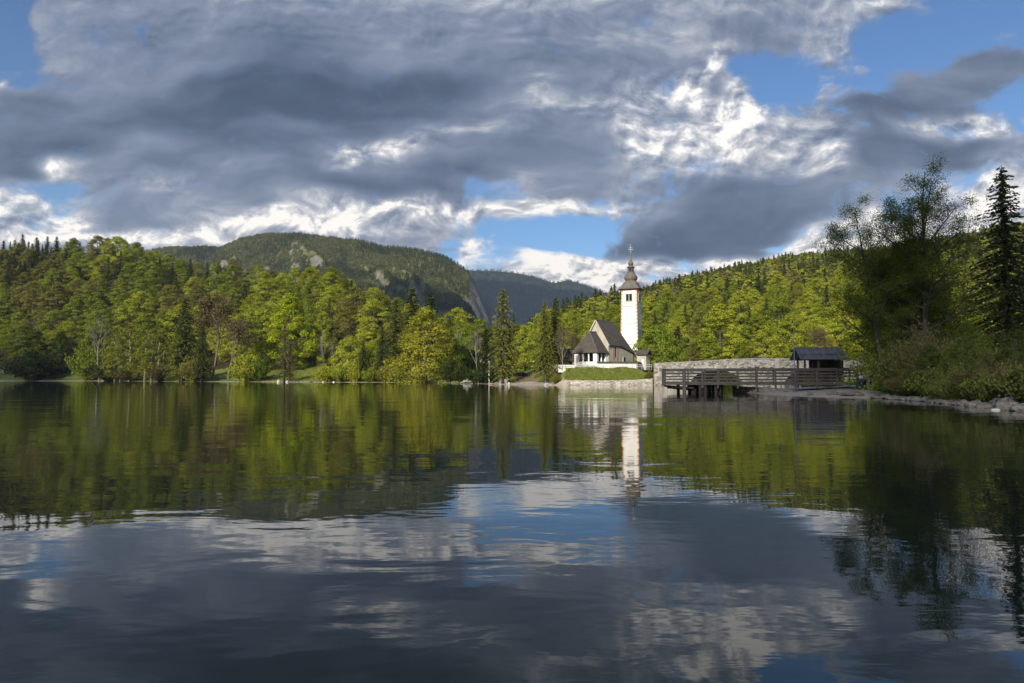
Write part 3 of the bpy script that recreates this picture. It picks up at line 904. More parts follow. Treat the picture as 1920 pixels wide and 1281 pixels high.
def bush(seed, H=4.5, Rd=3.0, stems=46, per=170, leaf=.15, aspect=.38, droop=.5, spread=.9, bark=None, low=.02):
    g = np.random.default_rng(seed)
    mb = MB(); cs, al = [], []
    for s in range(stems):
        a = g.uniform(0, 6.28); out_ = g.uniform(0, 1) ** .6 * Rd * spread
        hh = H * (1 - .55 * (out_ / (Rd * spread)) ** 1.8) * g.uniform(.7, 1.08)
        b0 = np.array([math.cos(a) * .12 * out_, math.sin(a) * .12 * out_, 0])
        e = np.array([math.cos(a) * out_, math.sin(a) * out_, hh])
        t = np.linspace(0, 1, 5)[:, None]
        pts = b0 + (e - b0) * np.concatenate([t ** (1 + droop), t ** (1 + droop), t ** (.85)], 1)
        mb.tube([Vector(p) for p in pts], [.035, .028, .02, .014, .006], 3, caps=False)
        tt = low + (1 - low) * g.uniform(0, 1, per) ** .75
        tt = tt[:, None]
        c = b0 + (e - b0) * np.concatenate([tt ** (1 + droop), tt ** (1 + droop), tt ** .85], 1)
        c += g.normal(size=(per, 3)) * np.array([.30, .30, .22]) * (.35 + .8 * tt) * Rd / 3
        cs.append(c)
        al.append(np.repeat(((e - b0) / np.linalg.norm(e - b0) + np.array([0, 0, .4]))[None], per, 0) + g.normal(size=(per, 3)) * .5)
    c = np.concatenate(cs); c[:, 2] = np.abs(c[:, 2])
    v, f = leaf_quads(c, leaf, g, aspect, 0., np.concatenate(al))
    return mb_mesh(mb, 'stem', bark or M_TWIG), np_mesh('foliage', v, f, M_LEAF)

def plant(name, proto, loc, label, cat, color=(.1, .15, .02), s=1.0, sz=None, rz=None, group=None, parts=('trunk', 'crown')):
    rz = random.uniform(0, 6.28) if rz is None else rz
    loc = Vector(loc); loc.z -= .12
    r_ = empty(name, loc, rz, (s, s, sz if sz else s))
    tag(r_, label, cat, group)
    o = obj_from(proto[0], parts[0], r_)
    if proto[1] is not None:
        c = obj_from(proto[1], parts[1], r_)
        j = random.uniform(.9, 1.12)
        c.color = (color[0] * j, color[1] * j, color[2] * j, 1)
    return r_

LIME, MIDG, OLIVE, GOLD = (.335, .37, .042), (.215, .265, .034), (.21, .205, .05), (.33, .33, .037)
DEEP, SPR, SPRL, LARCH = (.075, .11, .016), (.040, .060, .018), (.080, .10, .022), (.15, .16, .03)
BEECH = [broadleaf(100 + i, 20, 6.6 + .6 * (i % 3), .10 + .05 * (i % 2), 70, 230, .46, .72 + .1 * (i % 3), layered=.42) for i in range(6)]
SPRUCE = [spruce(200 + i, 22, 4.0 + .5 * (i % 2), .6, 9, card=.8, taper=.75) for i in range(4)]

# ------------------------------------------------------------------ the wood on the near hill
def zone_l(px):
    return ('above the lakeside footpath' if px < 190 else 'behind the pale aspens' if px < 460 else 'behind the open meadow' if px < 700 else 'behind the golden maple')
def zone_row(t):
    return 'in the lowest rows of the hill wood' if t < .3 else 'halfway up the hill wood' if t < .72 else 'along the crest of the hill wood'
TONES = {'lime': LIME, 'green': MIDG, 'olive': OLIVE}
n_left = 0
for D0, stepx in ((327, 12.5), (347, 13.5), (368, 13.5), (390, 14), (413, 14.5), (437, 15), (462, 15.5), (490, 16), (520, 15), (545, 12)):
    y = D0
    px = -70.0
    while px < 925:
        px += stepx / D0 * 1280 * random.uniform(.75, 1.3)
        D = D0 + random.uniform(-9, 9)
        f0 = np.interp(px, [-300, 0, 300, 600, 700, 800, 860, 930], [405, 401, 351, 333, 311, 287, 271, 240])
        yr = np.interp(px, [0, 600, 750, 860, 930], [545, 505, 440, 370, 330])
        f0 += 20 * float(ss(px, 455, 490) * (1 - ss(px, 610, 700)))
        if D < f0: continue
        if px > 700: D = f0 + (D - 311) * (yr - f0) / (515 - 311)
        if D > yr + 22 or D < f0: continue
        if px > 880 and random.random() < .55: continue
        t = (D - f0) / (yr - f0)
        p = gp(px, D)
        tallsp = (px < 110 and t > .6) or random.random() < (.10 if t < .6 else .24) or (700 < px < 860 and random.random() < .35)
        if tallsp:
            s = random.uniform(.8, 1.18) * (.85 if t > .85 else 1)
            plant('spruce_tree', random.choice(SPRUCE), p, f'dark spruce {zone_row(t)} {zone_l(px)}', 'tree', SPR if random.random() < .6 else SPRL, s, group=f'dark spruces {zone_row(t)} {zone_l(px)}')
        else:
            tone = random.choices(list(TONES), [.5, .34, .16] if px > 400 else [.42, .38, .2])[0]
            if px < 430 and tone == 'lime' and random.random() < .4: tone = 'green'
            s = random.uniform(1.0, 1.42)
            plant('beech_tree', random.choice(BEECH), p, f'{tone} beech {zone_row(t)} {zone_l(px)}', 'tree', TONES[tone], s, s * random.uniform(.82, 1.0), group=f'{tone} beeches {zone_row(t)} {zone_l(px)}')
        n_left += 1

for px in np.arange(-60, 150, 8.5):
    for D in (505, 528):
        k_ = random.random()
        plant('spruce_tree' if k_ < .45 else 'beech_tree', random.choice(SPRUCE if k_ < .45 else BEECH), gp(px + random.uniform(-6, 6), D + random.uniform(-9, 9)),
              'dark spruce just below the skyline stand of spruces' if k_ < .45 else 'olive beech just below the skyline stand of spruces', 'tree', SPR if k_ < .45 else OLIVE, random.uniform(.75, 1.0),
              group='dark spruces below the skyline stand' if k_ < .45 else 'olive beeches below the skyline stand')
px = -60.0
while px < 135:
    for D in (548, 566):
        plant('spruce_tree', random.choice(SPRUCE), gp(px + random.uniform(-4, 4), D + random.uniform(-6, 6)), 'dark spruce in the tall stand on the skyline above the lakeside footpath', 'tree', SPR if random.random() < .6 else SPRL,
              random.uniform(1.15, 1.6), random.uniform(.72, 1.12), group='dark spruces on the skyline above the lakeside footpath')
    px += random.uniform(11, 19)

# ------------------------------------------------------------------ the sunlit hillside beyond the church
def zone_r(px):
    return ('between the twin spruces and the bell tower' if px < 1170 else 'over the round tree beside the tower' if px < 1320 else 'over the stone bridge' if px < 1490 else 'over the plank shelter')
n_right = 0
for D0 in (255, 275, 297, 322, 350, 382, 418):
    px = 985.0
    while px < 1720:
        px += 11.0 / D0 * 1280 * random.uniform(.75, 1.3)
        D = D0 + random.uniform(-10, 10)
        p = gp(px, D)
        row = 'at the foot of the hillside' if D0 < 290 else 'on the lower hillside' if D0 < 345 else 'on the middle hillside'
        if random.random() < .2:
            plant('spruce_tree', random.choice(SPRUCE), p, f'dark spruce {row} {zone_r(px)}', 'tree', SPR if random.random() < .5 else SPRL, random.uniform(.7, 1.05), group=f'dark spruces {row} {zone_r(px)}')
        else:
            tone = random.choices(list(TONES), [.5, .34, .16])[0]
            s = random.uniform(.72, 1.05)
            plant('beech_tree', random.choice(BEECH), p, f'{tone} beech {row} {zone_r(px)}', 'tree', TONES[tone], s, s * random.uniform(.9, 1.15), group=f'{tone} beeches {row} {zone_r(px)}')
        n_right += 1
print('forest things', n_left, n_right)

# far woods: one mass each, crowns spread over the slopes with geometry nodes
def single_mesh(proto, mat_leaf, mat_bark):
    a, c = proto
    va = np.empty(len(a.vertices) * 3, np.float32); a.vertices.foreach_get('co', va); va = va.reshape(-1, 3)
    vc = np.empty(len(c.vertices) * 3, np.float32); c.vertices.foreach_get('co', vc); vc = vc.reshape(-1, 3)
    tri = [list(p.vertices) for p in a.polygons if len(p.vertices) == 4]
    f1 = np.array(tri, np.int32); f2 = np.arange(len(vc)).reshape(-1, 4) + len(va)
    return np_mesh('far_crown', np.concatenate([va, vc]), [f1, f2], [mat_bark, mat_leaf], np.concatenate([np.zeros(len(f1)), np.ones(len(f2))]))
M_FARLEAF = stuff_leaf_mat('far_broad_leaves', [(0, (.10, .10, .035)), (.12, OLIVE), (.35, (.14, .18, .028)), (.6, LIME), (.8, (.34, .37, .06)), (.9, (.24, .21, .09)), (1, (.13, .18, .03))], .26)
M_FARNEEDLE = stuff_leaf_mat('far_needles', [(0, SPR), (1, SPRL)], .15)
M_MTNLEAF = stuff_leaf_mat('mountain_leaves', [(0, (.08, .098, .04)), (.4, (.13, .15, .05)), (.75, (.20, .20, .07)), (1, (.24, .25, .08))], .2)
M_FARRIDGE = stuff_leaf_mat('far_ridge_leaves', [(0, (.018, .026, .016)), (1, (.045, .052, .028))], .2)
FARB = [single_mesh(broadleaf(300 + i, 20, 6.6, .1, 36, 95, .78, layered=.42), M_FARLEAF, M_BARK) for i in range(4)]
FARS = [single_mesh(spruce(320 + i, 23, 3.5, 1.2, 7, card=1.35), M_FARNEEDLE, M_BARK) for i in range(2)]
MTNB = [single_mesh(broadleaf(340 + i, 13, 6.0, .02, 14, 12, 2.2), M_MTNLEAF, M_BARK) for i in range(2)] + [single_mesh(spruce(350, 18, 4.2, 2.4, 6, card=2.6), M_FARNEEDLE, M_BARK)]
RIDB = [single_mesh(spruce(360, 26, 5, 5.0, 5, card=5.0), M_FARRIDGE, M_BARK), single_mesh(broadleaf(361, 20, 8, .02, 8, 7, 4.5), M_FARRIDGE, M_BARK)]

def scatter(name, pts, scales, idx, meshes, label, cat):
    src = bpy.data.collections.new(name + '_kinds')
    for i, me in enumerate(meshes):
        src.objects.link(bpy.data.objects.new(f'{name}_kind_{i:02d}', me))
    me = bpy.data.meshes.new(name)
    me.vertices.add(len(pts))
    me.vertices.foreach_set('co', np.asarray(pts, np.float32).ravel())
    for nm, typ, arr in (('tree_scale', 'FLOAT', scales), ('tree_kind', 'INT', idx), ('tree_turn', 'FLOAT', rng.uniform(0, 6.28, len(pts)))):
        at_ = me.attributes.new(nm, typ, 'POINT')
        at_.data.foreach_set('value', np.asarray(arr, np.float32 if typ == 'FLOAT' else np.int32))
    o = obj_from(me, name)
    ng = bpy.data.node_groups.new(name, 'GeometryNodeTree')
    ng.interface.new_socket('Geometry', in_out='INPUT', socket_type='NodeSocketGeometry')
    ng.interface.new_socket('Geometry', in_out='OUTPUT', socket_type='NodeSocketGeometry')
    N = ng.nodes; L = ng.links
    gi, go = N.new('NodeGroupInput'), N.new('NodeGroupOutput')
    iop = N.new('GeometryNodeInstanceOnPoints')
    ci = N.new('GeometryNodeCollectionInfo')
    ci.inputs[0].default_value = src
    ci.inputs['Separate Children'].default_value = True
    ci.inputs['Reset Children'].default_value = True
    def attr(nm, typ):
        a = N.new('GeometryNodeInputNamedAttribute'); a.data_type = typ; a.inputs[0].default_value = nm
        return a.outputs[0]
    cx = N.new('ShaderNodeCombineXYZ'); L.new(attr('tree_turn', 'FLOAT'), cx.inputs[2])
    L.new(gi.outputs[0], iop.inputs['Points'])
    L.new(ci.outputs[0], iop.inputs['Instance'])
    iop.inputs['Pick Instance'].default_value = True
    L.new(attr('tree_kind', 'INT'), iop.inputs['Instance Index'])
    L.new(cx.outputs[0], iop.inputs['Rotation'])
    cs_ = N.new('ShaderNodeCombineXYZ'); sc__ = attr('tree_scale', 'FLOAT')
    for k in range(3): L.new(sc__, cs_.inputs[k])
    L.new(cs_.outputs[0], iop.inputs['Scale'])
    L.new(iop.outputs[0], go.inputs[0])
    md = o.modifiers.new('wood', 'NODES'); md.node_group = ng
    tag(o, label, cat, kind='stuff')
    return o

def in_view(x, y, lo, hi):
    px = 960 + 1280 * x / y
    return (px > lo) & (px < hi)
# sunlit hillside
n = 9000
Dq = 425 + (985 - 425) * rng.uniform(0, 1, n) ** .8
pxq = rng.uniform(905, 2080, n)
x = (pxq - 960) / 1280 * Dq
keep = rng.uniform(0, 1, n) < (Dq / 985)
x, Dq, pxq = x[keep], Dq[keep], pxq[keep]
z = terrain(x, Dq)[0] - .3
nz = fbm(x * .02, Dq * .02, 3)
isS = rng.uniform(0, 1, len(x)) < np.where(nz > .50, .58, .2)
k = np.where(isS, 4 + rng.integers(0, 2, len(x)), rng.integers(0, 4, len(x)))
scatter('hillside_forest', np.stack([x, Dq, z], 1), rng.uniform(.6, 1.25, len(x)), k, FARB + FARS, 'mixed lime beech and dark spruce wood covering the sunlit hillside', 'forest')
# right bank beyond the bridge, and strip behind the near hill's crest
xs, ds = [], []
for _ in range(700):
    D = random.uniform(190, 420); p_ = random.uniform(1680, 2150)
    xs.append((p_ - 960) / 1280 * D); ds.append(D)
xs, ds = np.array(xs), np.array(ds)
scatter('roadside_wood', np.stack([xs, ds, terrain(xs, ds)[0] - .2], 1), rng.uniform(.5, .85, len(xs)), np.where(rng.uniform(0, 1, len(xs)) < .2, 4, rng.integers(0, 4, len(xs))), FARB + FARS,
        'sunlit green wood glimpsed behind the tall bank trees', 'forest')
# undergrowth along the edges of the woods
n = 2600
pu = rng.uniform(-120, 1750, n); Du = rng.uniform(225, 460, n)
f0 = np.interp(pu, [-300, 0, 300, 600, 700, 800, 860, 930, 950, 1800], [402, 398, 348, 330, 308, 284, 268, 240, 236, 236])
ok = (Du > f0) & (rng.uniform(0, 1, n) < np.exp(-(Du - f0) / 60))
pu, Du = pu[ok], Du[ok]; xu = (pu - 960) / 1280 * Du
scatter('undergrowth', np.stack([xu, Du, terrain(xu, Du)[0] - .3], 1), rng.uniform(.12, .34, len(xu)), rng.integers(0, 4, len(xu)), FARB, 'low green undergrowth along the edges of the woods', 'undergrowth')
# grass standing on the banks and meadows
g_ = np.random.default_rng(77)
tc_ = g_.normal(size=(26, 3)) * np.array([.28, .28, .0]); tc_[:, 2] = g_.uniform(.05, .3, 26)
tv_, tf_ = leaf_quads(tc_, .34, g_, .16, 0., np.tile(np.array([[0, 0, 1.0]]), (26, 1)))
M_GRASS = stuff_leaf_mat('standing_grass', [(0, (.12, .17, .03)), (.4, (.21, .27, .05)), (.8, (.30, .33, .08)), (1, (.36, .33, .15))], .3)
TUFT = np_mesh('grass_tuft', tv_, tf_, M_GRASS)
n = 26000
pu = rng.uniform(440, 1228, n); k_ = rng.uniform(0, 1, n); n2 = rng.uniform(0, 1, n)
sd = np.interp(pu, [a for a, b in SHORE_N], [b for a, b in SHORE_N])
Du = np.where(pu > 900, sd + .7 + k_ * 10, sd + 4 + k_ * 66)
xu = (pu - 960) / 1280 * Du / .9986
ok = ((pu > 1062) | (pu < 890)) & (n2 < np.where(pu > 1000, 1, .8))
xu, Du = xu[ok], Du[ok]
scatter('grass', np.stack([xu, Du, terrain(xu, Du)[0] - .03], 1), rng.uniform(.5, 1.15, len(xu)) * np.where(Du > 200, 1.5, 1), np.zeros(len(xu)), [TUFT], 'rough spring grass on the church bank and the open meadow', 'grass')
# mountain wood
def on_grid(X, Y, Z, n, tlo, thi, slope_max):
    nt, nx = X.shape
    a = rng.uniform(tlo * nt, thi * nt - 1.001, n); b_ = rng.uniform(0, nx - 1.001, n)
    i, j = a.astype(int), b_.astype(int); fa, fb = a - i, b_ - j
    def s(A): return (A[i, j] * (1 - fa) + A[i + 1, j] * fa) * (1 - fb) + (A[i, j + 1] * (1 - fa) + A[i + 1, j + 1] * fa) * fb
    x, y, z = s(X), s(Y), s(Z)
    gx = np.abs(Z[i, j + 1] - Z[i, j]) / (np.abs(X[i, j + 1] - X[i, j]) + .01)
    gy = np.abs(Z[i + 1, j] - Z[i, j]) / (np.abs(Y[i + 1, j] - Y[i, j]) + .01)
    ok = (np.hypot(gx, gy) < slope_max)
    return np.stack([x, y, z - 1.5], 1)[ok]
pm = on_grid(MX, MY, MZ, 42000, .25, .84, 1.0)
nz = fbm(pm[:, 0] * .006, pm[:, 1] * .006, 4)
scatter('mountain_forest', pm, rng.uniform(.5, .88, len(pm)), np.where(nz + rng.normal(size=len(pm)) * .07 > .56, 2, rng.integers(0, 2, len(pm))), MTNB, 'dull green wood cloaking the round mountain', 'forest')
pf = on_grid(FX, FY, FZ, 9000, .35, .86, 3.0)
scatter('far_ridge_forest', pf, rng.uniform(.7, 1.2, len(pf)), rng.integers(0, 2, len(pf)), RIDB, 'dark forest along the far blue ridge', 'forest')

# ------------------------------------------------------------------ trees one can tell apart: lake shore, church, bridge
def tall(px, top, D, nominal, base=None):
    """scale that makes a tree of nominal height standing at (px, D) reach the given height in the view"""
    g_ = gz(pxu(px) * D, D)
    return (pz(px, top, D).z - g_) / nominal

def stand(name, proto, nominal, px, D, top, label, cat, color, wide=1.0, group=None, parts=('trunk', 'crown'), rz=None):
    s = tall(px, top, D, nominal)
    return plant(name, proto, gp(px, D), label, cat, color, s * wide, s, rz, group, parts)

NSPR = [spruce(400 + i, 20, 3.5 + .25 * i, .42, 11, base=.12, card=.62, droop=.42, taper=.7) for i in range(3)]
NLARCH = [spruce(410 + i, 20, 3.3, .5, 9, base=.10 + .06 * i, card=.6, droop=.6, sparse=.18, taper=.5) for i in range(2)]
MAPLE = broadleaf(420, 20, 7.6, .02, 120, 150, .42, .62, .55, tip=.32)
ROUND = [broadleaf(430 + i, 12, 5.6, .17, 80, 150, .40, .95, .5, tip=.5) for i in range(2)]
LIGHTB = [broadleaf(440 + i, 16, 5.2, .10, 80, 120, .42, .8, .5) for i in range(2)]
ASPEN = [broadleaf(450 + i, 13, 2.4, .10, 52, 95, .27, .8, .7, bark=M_PALEBARK, limb_r=.03) for i in range(3)]
BARE = [branching(460 + i, 14, .42, 4, (4, 5), .16, bark=M_GTWIG, up=.4) for i in range(2)]
BROWN = [branching(470 + i, 15, .45, 4, (4, 6), .2, leaf=.34, per_tip=2, bark=M_TWIG, up=.35, lspread=.35) for i in range(2)]
DEAD = branching(480, 12, .5, 3, (3, 4), .16, bark=M_GTWIG, up=.3)
BIRCH = branching(482, 16, .42, 4, (4, 5), .15, leaf=.22, per_tip=2, bark=M_PALEBARK, up=.45, stems=1, first=.5)
BUSH = [bush(490 + i, 4, 3.0, 40, 130, .34, .5) for i in range(3)]
TWIGC = (.20, .165, .085)

S_SPR, S_BCH = 22, 20
stand('spruce_tree', NSPR[0], 20, 1022, 163, 562, 'sunlit spruce with a bare pale foot, shorter of the twin spruces by the church', 'tree', LARCH, 1.0)
stand('spruce_tree', NSPR[1], 20, 1042, 168, 556, 'darker and taller of the twin spruces by the church', 'tree', SPRL, 1.0)
stand('birch_tree', BIRCH, 16, 1057, 157, 606, 'thin brown twiggy tree with a pale trunk before the porch roof', 'tree', TWIGC, .8)
stand('bare_tree', BROWN[0], 15, 1078, 172, 622, 'brown leafless thicket tree hiding the cottage beside the porch', 'tree', TWIGC, .7)
stand('larch_tree', NLARCH[0], 20, 943, 176, 538, 'tall thin larch rising above the roadside signs, tallest tree left of the church', 'tree', LARCH, 1.15)
stand('larch_tree', NLARCH[1], 20, 955, 181, 606, 'drooping shorter larch beside the tall thin larch', 'tree', LARCH, 1.3)
stand('spruce_tree', NSPR[2], 20, 911, 188, 615, 'dark narrow spruce behind the blue round sign', 'tree', SPR, 1.15)
stand('bare_tree', BARE[0], 14, 897, 196, 602, 'silvery leafless tree beside the dark narrow spruce', 'tree', TWIGC, .8)
stand('bare_tree', BARE[1], 14, 925, 192, 612, 'grey leafless tree tangled between spruce and larch', 'tree', TWIGC, .8)
stand('dead_tree', DEAD, 12, 856, 262, 608, 'bleached dead tree standing alone over the round hedge', 'tree', TWIGC, .75)
stand('lime_tree', LIGHTB[0], 16, 985, 206, 606, 'bright fresh green tree behind the parked dark car', 'tree', LIME, 1.0)
stand('lime_tree', LIGHTB[1], 16, 1003, 222, 620, 'pale green tree filling the gap behind the twin spruces', 'tree', MIDG, .9)
stand('maple_tree', MAPLE, 20, 797, 238, 572, 'huge golden maple leafed down to the water', 'tree', GOLD, .98)
stand('maple_tree', LIGHTB[1], 16, 838, 246, 612, 'dark green tree tucked behind the golden maple', 'tree', MIDG, .9)
stand('spruce_tree', SPRUCE[0], 22, 772, 282, 536, 'broad grey green spruce behind the golden maple, taller of two', 'tree', SPRL, 1.5)
stand('spruce_tree', SPRUCE[1], 22, 806, 280, 548, 'dark spruce peeping over the golden maple', 'tree', SPR, 1.4)
stand('spruce_tree', SPRUCE[2], 22, 742, 284, 560, 'greyish spruce at the edge of the maple meadow', 'tree', SPRL, 1.4)
stand('round_tree', ROUND[0], 12, 655, 266, 628, 'yellow green bushy tree on the shore left of a small spruce', 'tree', LIME, .72)
stand('spruce_tree', NSPR[0], 20, 681, 262, 642, 'small dark spruce among green shore bushes', 'tree', SPRL, 1.5)
stand('spruce_tree', NSPR[1], 20, 716, 263, 612, 'taller ragged spruce between shore bushes and golden maple', 'tree', SPRL, 1.25)
stand('round_tree', ROUND[1], 12, 698, 268, 640, 'vivid lime tree wedged between two shore spruces', 'tree', (.28, .34, .015), .6)
stand('bare_tree', BARE[0], 14, 610, 276, 616, 'pale leafless tree with straight stems over the shore bushes', 'tree', TWIGC, .6)
stand('bare_tree', BARE[1], 14, 622, 278, 628, 'shorter pale leafless tree next to the straight stemmed one', 'tree', TWIGC, .6)
stand('beech_tree', BEECH[1], 20, 604, 318, 582, 'narrow fresh beech behind the pale leafless trees', 'tree', LIME, .6)
stand('larch_tree', NLARCH[1], 20, 533, 269, 606, 'hazy grey green larch on the beach beside a white boulder', 'tree', (.13, .13, .045), 1.2)
stand('larch_tree', NLARCH[0], 20, 544, 270, 640, 'lower larch with a dead forked limb at the waterline', 'tree', (.13, .13, .045), 1.2)
stand('beech_tree', BEECH[3], 20, 541, 312, 548, 'bright lime beech standing out at the meadow edge', 'tree', (.29, .35, .018), .85)
stand('beech_tree', BEECH[4], 20, 490, 322, 575, 'lime beech over the round shore bush', 'tree', LIME, .8)
stand('brown_tree', BROWN[0], 15, 398, 306, 545, 'large brown budding tree against the green wood', 'tree', TWIGC, 1.0)
stand('brown_tree', BROWN[1], 15, 428, 296, 596, 'smaller brown budding tree near the shore', 'tree', TWIGC, 1.0)
stand('spruce_tree', NSPR[2], 20, 344, 302, 556, 'tall spruce between the aspens and the brown trees', 'tree', SPRL, 1.15)
stand('spruce_tree', NSPR[0], 20, 378, 293, 610, 'lower spruce leaning over the shore by the brown trees', 'tree', SPRL, 1.15)
stand('bare_tree', BARE[1], 14, 188, 352, 574, 'grey purple leafless tree at the wood edge above the willow', 'tree', TWIGC, 1.1)
stand('beech_tree', LIGHTB[0], 16, 112, 378, 622, 'dim green young beech under the wood above the footpath', 'tree', DEEP, .9)
for i, (px, D, top, where) in enumerate([(216, 347, 612, 'first from the willow bush'), (226, 345, 622, 'leaning beside the first one'), (243, 341, 606, 'third along the shore'), (272, 331, 604, 'in the middle of the row'), (284, 327, 616, 'thinner, past the middle'),
                                       (296, 322, 604, 'tallest of the far half'), (306, 322, 626, 'shortest of the row'), (336, 300, 628, 'at the spruce end of the row')]):
    stand('aspen_tree', ASPEN[i % 3], 13, px, D, top, f'thin pale stemmed aspen on the shore, {where}', 'tree', (.20, .22, .035), 1.25, 'young aspens on the lake shore')
for px, D, top, w, c, lab in [
    (62, 366, 662, 1.45, (.045, .062, .02), 'wide dark willow bush on the dim meadow'),
    (163, 362, 650, 1.0, MIDG, 'tall green willow bush beside the aspens'),
    (205, 352, 676, 1.3, (.11, .12, .03), 'low olive bush under the aspens'),
    (250, 340, 684, 1.5, (.13, .11, .045), 'brownish low bush under the middle aspens'),
    (300, 312, 686, 1.3, (.12, .105, .045), 'brown twiggy bush before the aspens'),
    (365, 297, 672, 1.1, OLIVE, 'olive bush at the foot of the lower spruce'),
    (463, 283, 668, 1.1, LIME, 'round bright green bush at the water by the meadow'),
    (487, 281, 672, .8, (.12, .17, .02), 'darker half of the round meadow bush'),
    (612, 262, 684, 1.1, LIME, 'lime shore bush under the pale leafless trees'),
    (640, 259, 688, 1.0, MIDG, 'green shore bush spilling over pale stones'),
    (668, 258, 684, 1.0, LIME, 'lime shore bush below the yellow green tree'),
    (695, 255, 690, 1.0, MIDG, 'green shore bush under the small spruce'),
    (725, 254, 686, 1.1, OLIVE, 'olive shore bush before the ragged spruce'),
    (752, 253, 682, 1.0, MIDG, 'green bush at the skirts of the golden maple'),
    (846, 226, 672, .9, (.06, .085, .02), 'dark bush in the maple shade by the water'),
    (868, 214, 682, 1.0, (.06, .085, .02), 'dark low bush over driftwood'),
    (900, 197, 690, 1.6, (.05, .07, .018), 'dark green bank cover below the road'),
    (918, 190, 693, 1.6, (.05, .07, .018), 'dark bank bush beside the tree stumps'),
    (1042, 158.5, 700, 1.0, OLIVE, 'grey green bush on the beach by the birch'),
    (1074, 158, 706, 1.0, MIDG, 'small bush at the end of the low shore wall'),
    (1140, 158.0, 703, 1.0, MIDG, 'small green bush on the grassy bank under the churchyard wall'), (1200, 157.0, 701, .9, (.2, .24, .05), 'pale green bush near the end of the grassy bank'), (1112, 157.0, 707, .8, OLIVE, 'low olive bush on the shore wall before the porch'),
    (1172, 157.5, 700, 1.5, LIME, 'fresh bush hanging over the shore wall'),
    (1217, 153.6, 694, .75, (.17, .16, .04), 'straw coloured bush at the bridge end of the bank'),
    (1232, 152.6, 711, .8, MIDG, 'small green bush at the waterline below the bridge')    ,(1305, 181, 690, 1.2, DEEP, 'dark bush seen through the first bridge arch'), (1335, 183, 688, 1.2, (.10, .13, .03), 'green bush seen through the middle of the first bridge arch'), (1362, 183, 690, 1.2, DEEP, 'dark bush at the pier of the first bridge arch'), (1500, 168, 690, 1.2, DEEP, 'dark bush seen through the second bridge arch')]:
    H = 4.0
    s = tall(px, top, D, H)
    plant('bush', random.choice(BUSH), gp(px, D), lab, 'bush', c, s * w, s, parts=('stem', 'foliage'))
stand('hedge_bush', ROUND[0], 12, 862, 262, 652, 'round clipped looking green bush on the mound', 'bush', MIDG, 1.2)
stand('round_tree', ROUND[1], 12, 1236, 178, 606, 'round dense maple on a short trunk right beside the bell tower', 'tree', (.21, .285, .035), .84)
stand('spruce_tree', SPRUCE[3], 22, 1272, 212, 612, 'brownish grey conifer past the round tree by the tower', 'tree', (.075, .07, .035), 1.7)
stand('spruce_tree', SPRUCE[2], 22, 1292, 222, 634, 'lower dull conifer next to the brownish grey one', 'tree', (.07, .07, .03), 1.7)
stand('beech_tree', BEECH[0], 20, 1352, 205, 566, 'big bright beech over the middle of the bridge', 'tree', LIME, 1.05)
stand('beech_tree', BEECH[2], 20, 1322, 200, 622, 'lower leafy tree at the foot of the big bright beech', 'tree', MIDG, 1.2)
stand('lime_tree', LIGHTB[1], 16, 1438, 200, 606, 'light tree with pale forked trunk over the bridge niches', 'tree', LIME, 1.05)
stand('beech_tree', BEECH[5], 20, 1486, 212, 584, 'lime tree behind the flagpole', 'tree', LIME, 1.0)
stand('brown_tree', BROWN[1], 15, 1527, 205, 614, 'brown twiggy tree over the shelter roof', 'tree', TWIGC, .9)
stand('lime_tree', LIGHTB[0], 16, 1560, 222, 630, 'yellowish small tree over the end of the shelter roof', 'tree', GOLD, .9)
for px, D, top, c in [(1385, 198, 640, MIDG), (1415, 202, 650, OLIVE), (1465, 200, 645, MIDG), (1300, 196, 650, OLIVE), (1510, 198, 645, MIDG), (1590, 200, 640, MIDG)]:
    stand('shrub_tree', LIGHTB[int(px) % 2], 16, px, D, top, 'low leafy tree in the green belt behind the bridge wall', 'tree', c, 1.3, 'low trees behind the bridge wall')

# ---- the shaded bank on the east side
ALDER = branching(503, 21, .64, 4, (5, 6), .24, kids0=24, ratio0=.44, leaf=.11, per_tip=6, bark=M_BARK, up=.22, first=.28, ratio=.50, lspread=.24, jit=.22)
ALDER2 = branching(508, 17, .60, 4, (5, 5), .17, kids0=14, ratio0=.44, leaf=.105, per_tip=8, bark=M_BARK, up=.26, first=.30, ratio=.50, lspread=.24, stems=2, stem_spread=.14, jit=.22)
DENSE = [broadleaf(510 + i, 14, 5.0, .03, 130, 190, .22, .75, .45, tip=.4, limb_r=.05) for i in range(2)]
HSPR = spruce(520, 20, 4.3, .36, 11, base=.05, card=.42, droop=.34, taper=.75)
WILLOW = [bush(530 + i, 4.6, 3.2, 64, 230, .15, .34, low=.0) for i in range(3)]
WILLOW2 = [bush(540 + i, 4.6, 2.9, 26, 210, .24, .55, droop=.25, spread=.75) for i in range(2)] + [bush(545, 4.6, 3.0, 54, 90, .17, .4, droop=.3)]
stand('alder_tree', ALDER, 21, 1735, 62, 296, 'tallest airy tree on the shaded bank, sky showing between its forked limbs', 'tree', (0.150, 0.180, 0.033), 1.0, rz=.6)
stand('alder_tree', ALDER2, 17, 1668, 64, 366, 'smaller airy tree leaning beside the tallest one', 'tree', (0.150, 0.195, 0.033), 1.0, rz=2.0)
stand('alder_tree', ALDER2, 17, 1690, 65, 410, 'half hidden twin stemmed airy tree between the two bare crowned ones', 'tree', (0.150, 0.195, 0.033), .9, rz=4.1)
stand('leafy_tree', DENSE[0], 14, 1702, 67, 486, 'dense olive tree drooping over the shelter roof', 'tree', (0.225, 0.255, 0.045), .88)
stand('leafy_tree', DENSE[1], 14, 1700, 68, 500, 'dense green tree under the tallest airy tree', 'tree', (.28, .33, .055), .95)
